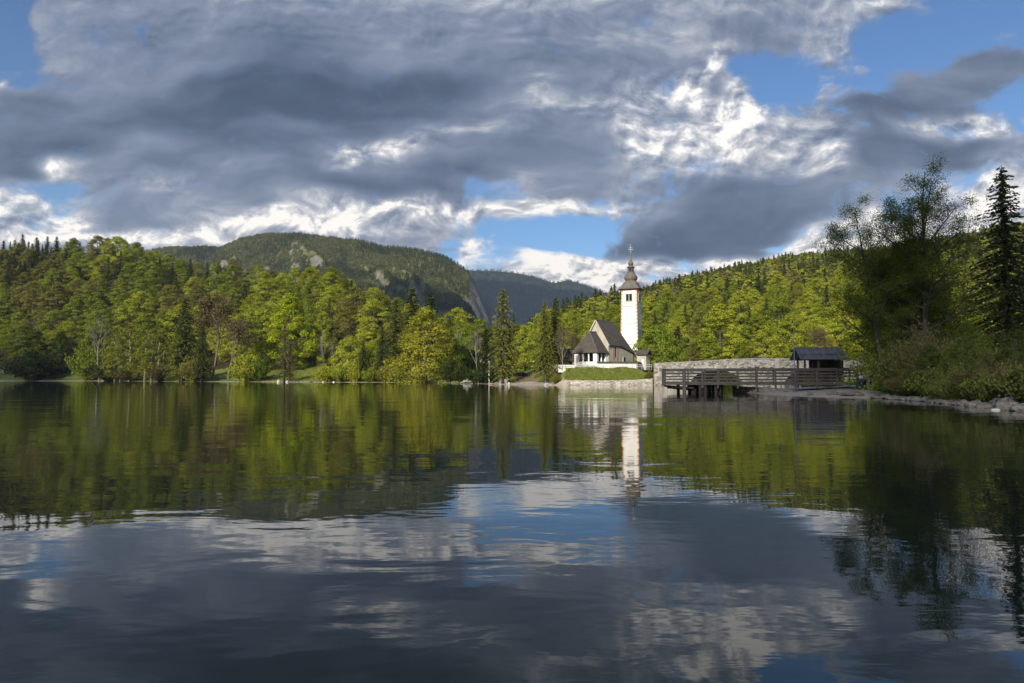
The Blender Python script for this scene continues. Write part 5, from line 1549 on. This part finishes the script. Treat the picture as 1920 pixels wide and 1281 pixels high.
for yy_, sgn in ((.02, 1), (JD - .02, -1)):
    for h_ in hts:
        m_ = MB()
        xs_ = [xe] + pxs_f[1:]
        for a, b_ in zip(xs_[:-1], xs_[1:]):
            j = random.uniform(-.025, .025)
            m_.box(((a + b_) / 2, yy_, h_ + j), (b_ - a - .012, .055, random.uniform(.15, .19)))
        m_.build('rail', M_WOOD, jet)
    m_ = MB(); m_.box((JLen / 2 + xe / 2, yy_, ZR + .0), (JLen - xe + .1, .24, .07)); m_.build('hand_rail', M_WOOD, jet)
for h_ in hts:
    MB().box((xe - .03, JD / 2, h_), (.055, JD - .2, .17)).build('rail', M_WOOD, jet)
MB().box((xe - .03, JD / 2, ZR), (.22, JD + .2, .07)).build('hand_rail', M_WOOD, jet)
for yy_ in (.0, JD * .33, JD * .66, JD):
    MB().box((xe - .14, yy_, (ZD + ZR) / 2 - .2), (.15, .17, ZR - ZD + .35)).build('post', M_WOOD, jet)
for (p_, yy_, r_) in ((1294, 2.4, .22), (1302, 4.6, .24), (1313, .25, .2), (1322, .3, .2), (1330, 3.0, .2), (1342, .5, .2), (1349, .9, .22), (1338, 4.9, .2), (1310, 2.2, .3), (1300, 1.2, .3), (1352, 3.4, .24), (1268, 5.0, .2), (1290, 5.1, .2)):
    m_ = MB(); m_.tube([(jx(p_), yy_, -2.0), (jx(p_), yy_, ZD - .26)], r_, 9); m_.build('pile', M_DKWOOD, jet)
for (xa, xb, yy_, z_) in ((xe, jx(1300), .6, .52), (xe + .2, jx(1296), 2.8, .30), (xe, jx(1356), 4.4, .75)):
    MB().bar((xa, yy_, z_ + .25), (xb, yy_, z_), .12, .22).build('brace', M_DKWOOD, jet)
MB().box((jx(1310), 2.8, .62), (2.6, 3.2, .5)).build('cross_beam', M_DKWOOD, jet)
# rough stone footing of the shore end
sf = [(*xy(p, d), z) for p, d, z in ((1379, 80.3, .70), (1400, 78.6, .66), (1430, 76.4, .62), (1465, 74.0, .52), (1492, 72.6, .35))]
wall_run('jetty_footing', sf, -1.2, .7, .9, M_DSTONE, None, 'dark rubble footing wall under the shore end of the jetty')

# ------------------------------------------------------------------ shelter, flagpole, lamp, people, bin
hutD = 94.0
hut = empty('shelter', Vector((pxu(1535) * hutD, hutD, 0)), -.05); tag(hut, 'open timber shelter with a grey blue board roof behind the jetty', 'shelter')
hz_e, hz_r, g0 = pz(1535, 674.5, hutD).z, pz(1535, 654.5, hutD + 2).z, gz(pxu(1535) * hutD, hutD)
hx = 43 / 1280 * hutD
rr_ = MB()
zm_ = hz_e + (hz_r - hz_e) * .48; zk = .07
rr_.slab([(-hx, -2.2, hz_e), (hx, -2.2, hz_e), (hx, -1.05, zm_), (-hx, -1.05, zm_)], .07)
rr_.slab([(-hx, -1.25, zm_ - .10 + zk), (hx, -1.25, zm_ - .10 + zk), (hx, 0, hz_r + zk), (-hx, 0, hz_r + zk)], .07)
rr_.slab([(-hx, .01, hz_r + zk), (hx, .01, hz_r + zk), (hx, 2.2, hz_e), (-hx, 2.2, hz_e)], .07)
rr_.build('roof', M_HUTROOF, hut)
MB().box((0, 0, hz_r + .12), (2 * hx, .2, .08)).build('ridge_board', M_HUTROOF, hut)
for (x_, y_, w_) in ((-2.45, -1.7, .2), (-2.15, 1.7, .2), (-.65, -1.7, .3), (-.25, 1.2, .2), (2.3, -1.7, .2), (2.55, 1.7, .2)):
    MB().box((x_, y_, (hz_e + g0) / 2), (w_, .2, hz_e - g0 + .3)).build('post', M_BROWNWOOD, hut)
MB().box((1.0, 1.9, (hz_e + g0) / 2), (3.1, .1, hz_e - g0 + .2)).build('back_wall', M_BROWNWOOD, hut)
MB().box((2.62, 0, (hz_e + g0) / 2), (.1, 3.3, hz_e - g0 + .2)).build('side_wall', M_BROWNWOOD, hut)
MB().box((0, -1.7, hz_e + .02), (2 * hx - .4, .14, .18)).build('eaves_beam', M_BROWNWOOD, hut)
fp = gp(1490, 92); z1_ = pz(1490, 588, 92).z - fp.z
flag = empty('flagpole', fp); tag(flag, 'thin blue grey pole without a flag standing by the shelter', 'pole')
m_ = MB(); m_.tube([(0, 0, -.3), (0, 0, z1_ * .5), (0, 0, z1_)], [.075, .06, .035], 8); m_.build('shaft', M_BLUEMET, flag)
m_ = MB(); m_.tube([(0, 0, z1_), (0, 0, z1_ + .06), (0, 0, z1_ + .14)], [.05, .08, .02], 8); m_.build('finial', M_GREYMET, flag)
lp = gp(1883, 88); zl_ = pz(1883, 615, 88).z - lp.z
lamp = empty('street_lamp', lp); tag(lamp, 'grey street lamp with a flat arm showing over the willows', 'street lamp')
m_ = MB(); m_.tube([(0, 0, -.2), (0, 0, zl_)], [.09, .06], 8); m_.build('pole', M_GREYMET, lamp)
m_ = MB(); m_.bar((0, 0, zl_ - .02), (-.7, 0, zl_ + .06), .06, .06); m_.build('arm', M_GREYMET, lamp)
m_ = MB(); m_.rings([[(-.65, -.12, zl_ + .02), (-.65, .12, zl_ + .02), (-.65, .12, zl_ + .12), (-.65, -.12, zl_ + .12)], [(-1.4, -.09, zl_ + .07), (-1.4, .09, zl_ + .07), (-1.4, .09, zl_ + .13), (-1.4, -.09, zl_ + .13)]]); m_.build('lamp_head', M_GREYMET, lamp)

def skin_body(name, joints, edges, mat, parent, loc=(0, 0, 0), sub=1):
    """one continuous body grown along its skeleton"""
    me = bpy.data.meshes.new(name)
    me.from_pydata([j[0] for j in joints], edges, [])
    o = obj_from(me, name, parent, loc)
    md = o.modifiers.new('skin', 'SKIN'); md.use_smooth_shade = True
    for i, j in enumerate(joints):
        r_ = j[1]; me.skin_vertices[0].data[i].radius = (r_, r_) if not isinstance(r_, tuple) else r_
    me.skin_vertices[0].data[0].use_root = True
    sb = o.modifiers.new('sub', 'SUBSURF'); sb.levels = sub; sb.render_levels = sub
    me.materials.append(mat)
    return o
def person(loc, rz, label, top, legs, hair=M_HAIR, sit=False, group=None):
    r_ = empty('person', loc, rz); tag(r_, label, 'person')
    if not sit:
        J = [((0, 0, .95), (.15, .11)), ((0, 0, 1.18), (.14, .10)), ((0, 0, 1.40), (.17, .10)), ((0, -.01, 1.50), .06), ((0, -.02, 1.62), (.085, .10)), ((0, -.01, 1.73), (.07, .085)),
             ((.18, 0, 1.42), .055), ((.24, .02, 1.15), .042), ((.22, -.12, .92), .032), ((-.18, 0, 1.42), .055), ((-.25, .0, 1.15), .042), ((-.22, -.14, .95), .032),
             ((.09, 0, .88), .085), ((.10, -.02, .48), .058), ((.10, .02, .08), .042), ((.10, -.14, .04), .035), ((-.09, 0, .88), .085), ((-.12, -.05, .48), .058), ((-.12, .0, .08), .042), ((-.12, -.15, .04), .035)]
        hd = (0, -.02, 1.68)
    else:
        J = [((0, 0, .12), (.16, .13)), ((0, .03, .34), (.14, .11)), ((0, .02, .56), (.17, .10)), ((0, 0, .66), .06), ((0, -.02, .77), (.085, .10)), ((0, -.01, .88), (.07, .085)),
             ((.18, 0, .58), .055), ((.27, -.06, .36), .042), ((.16, -.26, .30), .032), ((-.18, 0, .58), .055), ((-.27, -.06, .36), .042), ((-.16, -.26, .30), .032),
             ((.11, -.04, .12), .085), ((.16, -.40, .36), .058), ((.15, -.66, .08), .042), ((.15, -.80, .04), .035), ((-.11, -.04, .12), .085), ((-.17, -.40, .34), .058), ((-.16, -.68, .08), .042), ((-.16, -.82, .04), .035)]
        hd = (0, -.02, .83)
    E = [(0, 1), (1, 2), (2, 3), (3, 4), (4, 5), (2, 6), (6, 7), (7, 8), (2, 9), (9, 10), (10, 11), (0, 12), (12, 13), (13, 14), (14, 15), (0, 16), (16, 17), (17, 18), (18, 19)]
    skin_body('body', J, E, M_SKIN, r_)
    def scaled(idx, k): return [(J[i][0], tuple(v * k for v in J[i][1]) if isinstance(J[i][1], tuple) else J[i][1] * k) for i in idx]
    skin_body('jacket', scaled([0, 1, 2, 6, 7, 9, 10], 1.16) + [((J[8][0][0], J[8][0][1] * .8, J[8][0][2] + .08), .045), ((J[11][0][0], J[11][0][1] * .8, J[11][0][2] + .08), .045)], [(0, 1), (1, 2), (2, 3), (3, 4), (4, 7), (2, 5), (5, 6), (6, 8)], top, r_)
    skin_body('trousers', scaled([0, 12, 13, 14, 16, 17, 18], 1.2), [(0, 1), (1, 2), (2, 3), (0, 4), (4, 5), (5, 6)], legs, r_)
    h_ = MB(); rings = []
    for k in range(7):
        a = k / 6 * math.pi * .62
        z_ = hd[2] + .125 * math.cos(a) + .01; rr = max(.115 * math.sin(a), .004)
        rings.append([(hd[0] + rr * .85 * math.cos(t), hd[1] + .025 + rr * math.sin(t), z_) for t in [2 * math.pi * q / 12 for q in range(12)]])
    h_.rings(rings); h_.build('hair', hair, r_, smooth=True)
    return r_
person(gp(1634, 68), 2.6, 'standing person in navy jacket and blue jeans at the edge of the trees', M_NAVY, M_JEANS)
pl = gp(1023, 158.6, .0)
person(pl, .4, 'person in bright blue sitting at the foot of the bare trunked spruce', M_BLUECLOTH, M_WHITECLOTH, paint('red_cap_cloth', (.35, .05, .03), .8), sit=True)
m_ = MB(); m_.rings([[(x_, y_, z_) for x_, y_ in ((-.5, -.3), (.5, -.35), (.55, .3), (-.45, .35))] for z_ in (0, .05)]); rug = m_.build('picnic_rug', M_WHITECLOTH, None, pl + Vector((1.0, -.6, .03))); tag(rug, 'pale picnic rug beside the seated person on the beach', 'rug')
s_p = bx_at(1277)
pp = b0 + bd * s_p + Vector((-bd.y, bd.x, 0)) * 3.0
person((pp.x, pp.y, ztop(1277, 680.0) - .95), 1.0, 'distant walker in purple on the bridge behind the parapet', M_PURPLE, M_NAVY)
bb_ = gp(1617, 69)
bin_ = empty('waste_bin', bb_, .3); tag(bin_, 'dark blue wheeled bin at the shore end of the jetty', 'bin')
m_ = MB(); m_.rings([[(-.22, -.24, .08), (.22, -.24, .08), (.22, .24, .08), (-.22, .24, .08)], [(-.29, -.30, .95), (.29, -.30, .95), (.29, .32, .95), (-.29, .32, .95)]]); m_.build('bin_body', M_BINBLUE, bin_)
m_ = MB(); m_.rings([[(-.31, -.33, .955), (.31, -.33, .955), (.31, .36, .955), (-.31, .36, .955)], [(-.25, -.26, 1.04), (.25, -.26, 1.04), (.25, .3, 1.04), (-.25, .3, 1.04)]]); m_.build('lid', M_BINBLUE, bin_)
for s in (-.24, .24):
    m_ = MB(); m_.tube([(s - .03, .25, .1), (s + .03, .25, .1)], .1, 12); m_.build('wheel', M_TYRE, bin_)

# ------------------------------------------------------------------ cars and road signs
def car(loc, rz, paintm, label):
    r_ = empty('parked_car', loc, rz); tag(r_, label, 'car')
    half = [(-2.05, .38), (-2.1, .75), (-1.95, .92), (-1.3, .98), (-.75, 1.42), (.65, 1.46), (1.45, 1.08), (2.0, .98), (2.1, .7), (2.05, .38)]
    rings = []
    for y_, k in ((-.84, .9), (-.80, 1.0), (.80, 1.0), (.84, .9)):
        rings.append([(x_ * (1 if k == 1 else .985), y_ * (1 if z_ < 1.0 else .82), z_ if k == 1 else .42 + (z_ - .42) * .94) for x_, z_ in half])
    b_ = MB(); n = len(half); vs = [p for rg in rings for p in rg]; fs = []
    for i in range(3):
        for k in range(n): fs.append((i * n + k, i * n + (k + 1) % n, (i + 1) * n + (k + 1) % n, (i + 1) * n + k))
    fs.append(tuple(range(n))); fs.append(tuple(reversed(range(3 * n, 4 * n))))
    b_.add(vs, fs); b_.build('body', paintm, r_)
    for s in (-1, 1):
        g_ = MB(); g_.add([(-1.12, s * .80, 1.0), (-.70, s * .71, 1.36), (.58, s * .71, 1.40), (1.22, s * .80, 1.06)], [(0, 1, 2, 3)]); g_.add([(-1.12, s * .79, 1.0), (-.70, s * .70, 1.36), (.58, s * .70, 1.40), (1.22, s * .79, 1.06)], [(3, 2, 1, 0)]); g_.build('side_window', M_GLASS, r_)
        for x_ in (-1.3, 1.28):
            w_ = MB(); w_.tube([(x_, s * .70, .32), (x_, s * .87, .32)], .32, 16); wo = w_.build('wheel', M_TYRE, r_)
            w_ = MB(); w_.tube([(x_, s * .865, .32), (x_, s * .885, .32)], .19, 12); w_.build('rim', M_GREYMET, wo)
        l_ = MB(); l_.box((-2.06, s * .62, .78), (.1, .26, .16)); l_.build('tail_lamp', M_RED, r_)
        l_ = MB(); l_.box((2.04, s * .6, .74), (.12, .3, .14)); l_.build('headlight', M_SIGNWHITE, r_)
    return r_
car(gp(977, 186, .0), .15, M_CARDARK, 'dark parked car with red tail lamp on the road behind the beach')
s_c = bx_at(1400); cpos = b0 + bd * s_c + Vector((-bd.y, bd.x, 0)) * 4.6
cc_ = car((cpos.x, cpos.y, ztop(1400, 674) - .95), brz, M_CARBLUE, 'blue car on the bridge, only its roof over the parapet')
car(gp(882, 206, .0), .5, M_CARGREY, 'silver parked car tucked under the trees by the grassy mound')
def sign(px, D, top, label, face, shape, mpost=M_GREYMET, r_=.33, stone=False):
    p = gp(px, D); h_ = pz(px, top, D).z - p.z
    e = empty('road_sign', p, 0); tag(e, label, 'sign')
    m_ = MB(); m_.tube([(0, 0, -.2), (0, 0, h_ - .05)], [.05 if not stone else .22, .05 if not stone else .19], 8); m_.build('post', mpost, e)
    m_ = MB()
    if shape == 'round': m_.tube([(0, -.08, h_ - r_), (0, -.045, h_ - r_)], r_, 20)
    elif shape == 'diamond': m_.box((0, -.07, h_ - r_), (r_ * 1.4, .03, r_ * 1.4), ry=math.pi / 4)
    else: m_.box((0, -.07, h_ - r_), (r_ * 2, .03, r_ * 2))
    m_.build('sign_face', face, e)
sign(917, 187, 676, 'blue round board on a stone coloured post by the road', M_SIGNBLUE, 'round', M_COPING, .42, True)
sign(946, 187, 677, 'yellow diamond road sign among the larch stems', M_SIGNYEL, 'diamond', M_GREYMET, .4)
sign(902, 192, 674, 'grey round traffic mirror on a pole by the mound', M_GREYMET, 'round', M_GREYMET, .42)
sign(1000, 188, 676, 'white topped orange brown marker post beside the parked car', M_SIGNWHITE, 'square', M_ORANGEPOST, .18)

# ------------------------------------------------------------------ boulders, shore stones, stumps, driftwood
def rock_mesh(seed, mat):
    g = np.random.default_rng(seed)
    bm = bmesh.new(); bmesh.ops.create_icosphere(bm, subdivisions=3, radius=1.0)
    dirs = g.normal(size=(9, 3)); dirs /= np.linalg.norm(dirs, axis=1, keepdims=True); cut = g.uniform(.55, .95, 9)
    for v_ in bm.verts:
        c = np.array(v_.co)
        for d_, k in zip(dirs, cut):
            t = c @ d_
            if t > k: c = c - d_ * (t - k) * .85
        v_.co = c * (1 + .05 * g.normal())
    me = bpy.data.meshes.new('boulder'); bm.to_mesh(me); bm.free(); me.materials.append(mat); return me
ROCKS = [rock_mesh(600 + i, M_ROCK) for i in range(4)]; PROCKS = [rock_mesh(620 + i, M_PALEROCK) for i in range(2)]
def rock(px, D, w_, h_, label, pale=False, group=None, i=0, name='boulder'):
    o = obj_from((PROCKS if pale else ROCKS)[i % (2 if pale else 4)], name)
    z_ = max(gz(pxu(px) * D, D), -.08)
    o.location = (pxu(px) * D, D, z_ + h_ * .25); o.scale = (w_ / 2, w_ / 2 * random.uniform(.8, 1.1), h_ * .75); o.rotation_euler = (0, 0, random.uniform(0, 6))
    tag(o, label, 'rock', group)
rock(523, 266.2, 1.7, 1.2, 'white boulder on the beach beside the larches', True)
rock(539, 267.0, 1.2, .8, 'smaller pale boulder at the larch foot', True, i=1)
rock(583, 263.3, 1.5, .7, 'flat grey boulder at the end of the meadow beach')
rock(954, 164.0, .85, .95, 'upright pale boulder beside the stumps at the waterline', True)
rock(606, 259.6, 1.0, .6, 'small pale stone before the lime shore bush', True, i=1)
rock(626, 258.0, 1.3, .6, 'pale stone at the water under the shore bushes', True)
for i, (px, D) in enumerate([(560, 265), (594, 261), (617, 259), (758, 249), (776, 246.5), (812, 237), (828, 233), (848, 222), (872, 210), (888, 199)]):
    rock(px, D + .2, random.uniform(.6, 1.1), random.uniform(.35, .6), 'small grey stone at the waterline below the meadow and the maple', False, 'small stones along the far waterline', i, 'shore_stone')
big = [(1892, 37.4, 1.35, .62, 'biggest grey boulder, resting on the shaded bank'), (1881, 36.3, .8, .42, 'rounded grey boulder in front of the biggest one'), (1866, 36.0, .55, .22, 'small pinkish stone lying in the water before the boulders'),
       (1872, 39.2, 1.1, .5, 'mossy dark boulder behind the rounded one'), (1846, 38.6, 1.0, .34, 'long flat boulder left of the rounded one'), (1828, 40.3, 1.2, .36, 'wide flat boulder in the row of bank stones'), (1910, 35.2, 1.0, .4, 'last boulder of the shaded bank')]
for i, (px, D, w_, h_, lab) in enumerate(big): rock(px, D, w_, h_, lab, i == 2, None, i)
for i in range(34):
    px = 1636 + (1822 - 1636) * (i + random.uniform(.1, .9)) / 34
    D = np.interp(px, [1640, 1700, 1760, 1830], [57, 52, 46.5, 40]) + random.uniform(-.15, .7)
    rock(px, D, random.uniform(.45, 1.15), random.uniform(.16, .36), 'grey stone in the low row edging the shaded bank', False, 'stones edging the shaded bank', i, 'shore_stone')
for i, (px, D, w_) in enumerate([(1592, 60.6, 2.2), (1605, 60.2, 1.3), (1560, 62.5, 1.1), (1518, 63.2, .5)]):
    rock(px, D, w_, .35, 'flat pale brown rock bedded in the shingle beach', False, 'flat rocks on the shingle beach', i, 'shore_stone')
def stump(px, D, r_, h_, lab, i):
    o0 = gp(px, D); m_ = MB(); n = 12; g = np.random.default_rng(i)
    rings = []
    for z_, k in ((-.2, 1.5), (.12, 1.2), (.35, 1.0), (h_, .92)):
        rings.append([(r_ * k * (1 + .14 * g.normal()) * math.cos(2 * math.pi * q / n), r_ * k * (1 + .14 * g.normal()) * math.sin(2 * math.pi * q / n), z_ + (.05 * g.normal() if z_ > .3 else 0)) for q in range(n)])
    m_.rings(rings); o = m_.build('tree_stump', M_DRIFT, None, o0); tag(o, lab, 'stump')
stump(938, 172.4, .34, .95, 'shorter sawn grey stump on the bank by the beach', 1)
stump(949, 168.6, .42, 1.35, 'taller broken grey stump nearer the water', 2)
stump(941, 176.5, .3, 1.7, 'pale snag leaning at the larch foot', 3)
def drift(px, D, L_, r_, rz, lab, i):
    g = np.random.default_rng(i); p = gp(px, D, r_ * .7); m_ = MB()
    pts = [(L_ * (k / 5 - .5), .1 * g.normal(), .06 * g.normal() + .05 * k) for k in range(6)]
    m_.tube(pts, [r_, r_ * 1.1, r_ * .9, r_ * .75, r_ * .5, r_ * .2], 7)
    for k in (2, 3): m_.tube([pts[k], (pts[k][0] + .5, .3 * g.normal(), pts[k][2] + .5)], [r_ * .4, .02], 5)
    o = m_.build('driftwood_log', M_DRIFT, None, p, rz); tag(o, lab, 'driftwood')
drift(875, 212, 4.2, .2, .1, 'long grey driftwood branch under the dark bank bushes', 5)
drift(930, 174.2, 3.2, .16, -.1, 'driftwood log lying before the two stumps', 6)
drift(551, 269.2, 3.6, .14, .5, 'bleached forked limb hanging by the lower larch', 7)

# ------------------------------------------------------------------ unseen cloudlike blockers added to throw shade on the land (high over and behind the viewer)
cm, T, out = new_mat('shade_blocker_white')
d_ = T.add('ShaderNodeBsdfDiffuse'); d_.inputs[0].default_value = (.8, .8, .82, 1); T.l.new(d_.outputs[0], out.inputs[0])
def shade_blocker(target, height, sx_, sy_, sz_, label, seed, turn=0.0):
    """an unseen blocker at the given height, added so its shadow falls round the target point"""
    t = (height - target[2]) / sdir.z
    c = Vector(target) + sdir * t
    bm = bmesh.new(); bmesh.ops.create_icosphere(bm, subdivisions=5, radius=1.0)
    g = np.random.default_rng(seed); ph = g.uniform(0, 9, 6)
    for v_ in bm.verts:
        p = v_.co
        k = 1 + .16 * math.sin(3.1 * p.x + ph[0]) * math.sin(2.7 * p.y + ph[1]) + .10 * math.sin(6.3 * p.x + ph[2]) * math.sin(7.1 * p.y + ph[3]) + .05 * math.sin(13 * p.x + ph[4]) * math.sin(15 * p.y + 9 * p.z + ph[5])
        v_.co = Vector((p.x * k * sx_, p.y * k * sy_, (p.z * k if p.z > 0 else p.z * .35) * sz_))
        
    me = bpy.data.meshes.new('shade_blocker'); bm.to_mesh(me); bm.free(); me.materials.append(cm)
    me.polygons.foreach_set('use_smooth', np.ones(len(me.polygons), dtype=bool))
    o = obj_from(me, 'shade_blocker', None, c); o.rotation_euler = (0, 0, turn); tag(o, label, kind='structure')
shade_blocker((54, 78, 1), 2400, 42, 50, 14, 'small unseen blocker added to shade the east bank', 1, .1)
shade_blocker((20, 2200, 40), 6000, 300, 330, 90, 'unseen blocker added to shade the cliffs of the round mountain', 2, .4)
shade_blocker((700, 5700, 480), 2600, 1500, 900, 150, 'broad unseen blocker added to shade the far ridge', 3)
shade_blocker((-330, 372, 6), 2600, 95, 40, 20, 'unseen blocker added to shade the dim end of the lake shore', 4, -.1)

# ------------------------------------------------------------------ evening air
hm, T, out = new_mat('evening_air')
pv_ = T.add('ShaderNodeVolumePrincipled')
pv_.inputs['Color'].default_value = (.55, .74, 1.0, 1)
pv_.inputs['Absorption Color'].default_value = (1, 1, 1, 1)
pv_.inputs['Density'].default_value = 5.2e-5
pv_.inputs['Anisotropy'].default_value = 0.1
T.l.new(pv_.outputs[0], out.inputs['Volume'])
hb_ = MB().box((0, 3200, 598), (9600, 7700, 1204)).build('haze', hm)
tag(hb_, 'thin blue evening air over the lake and valley', kind='stuff')
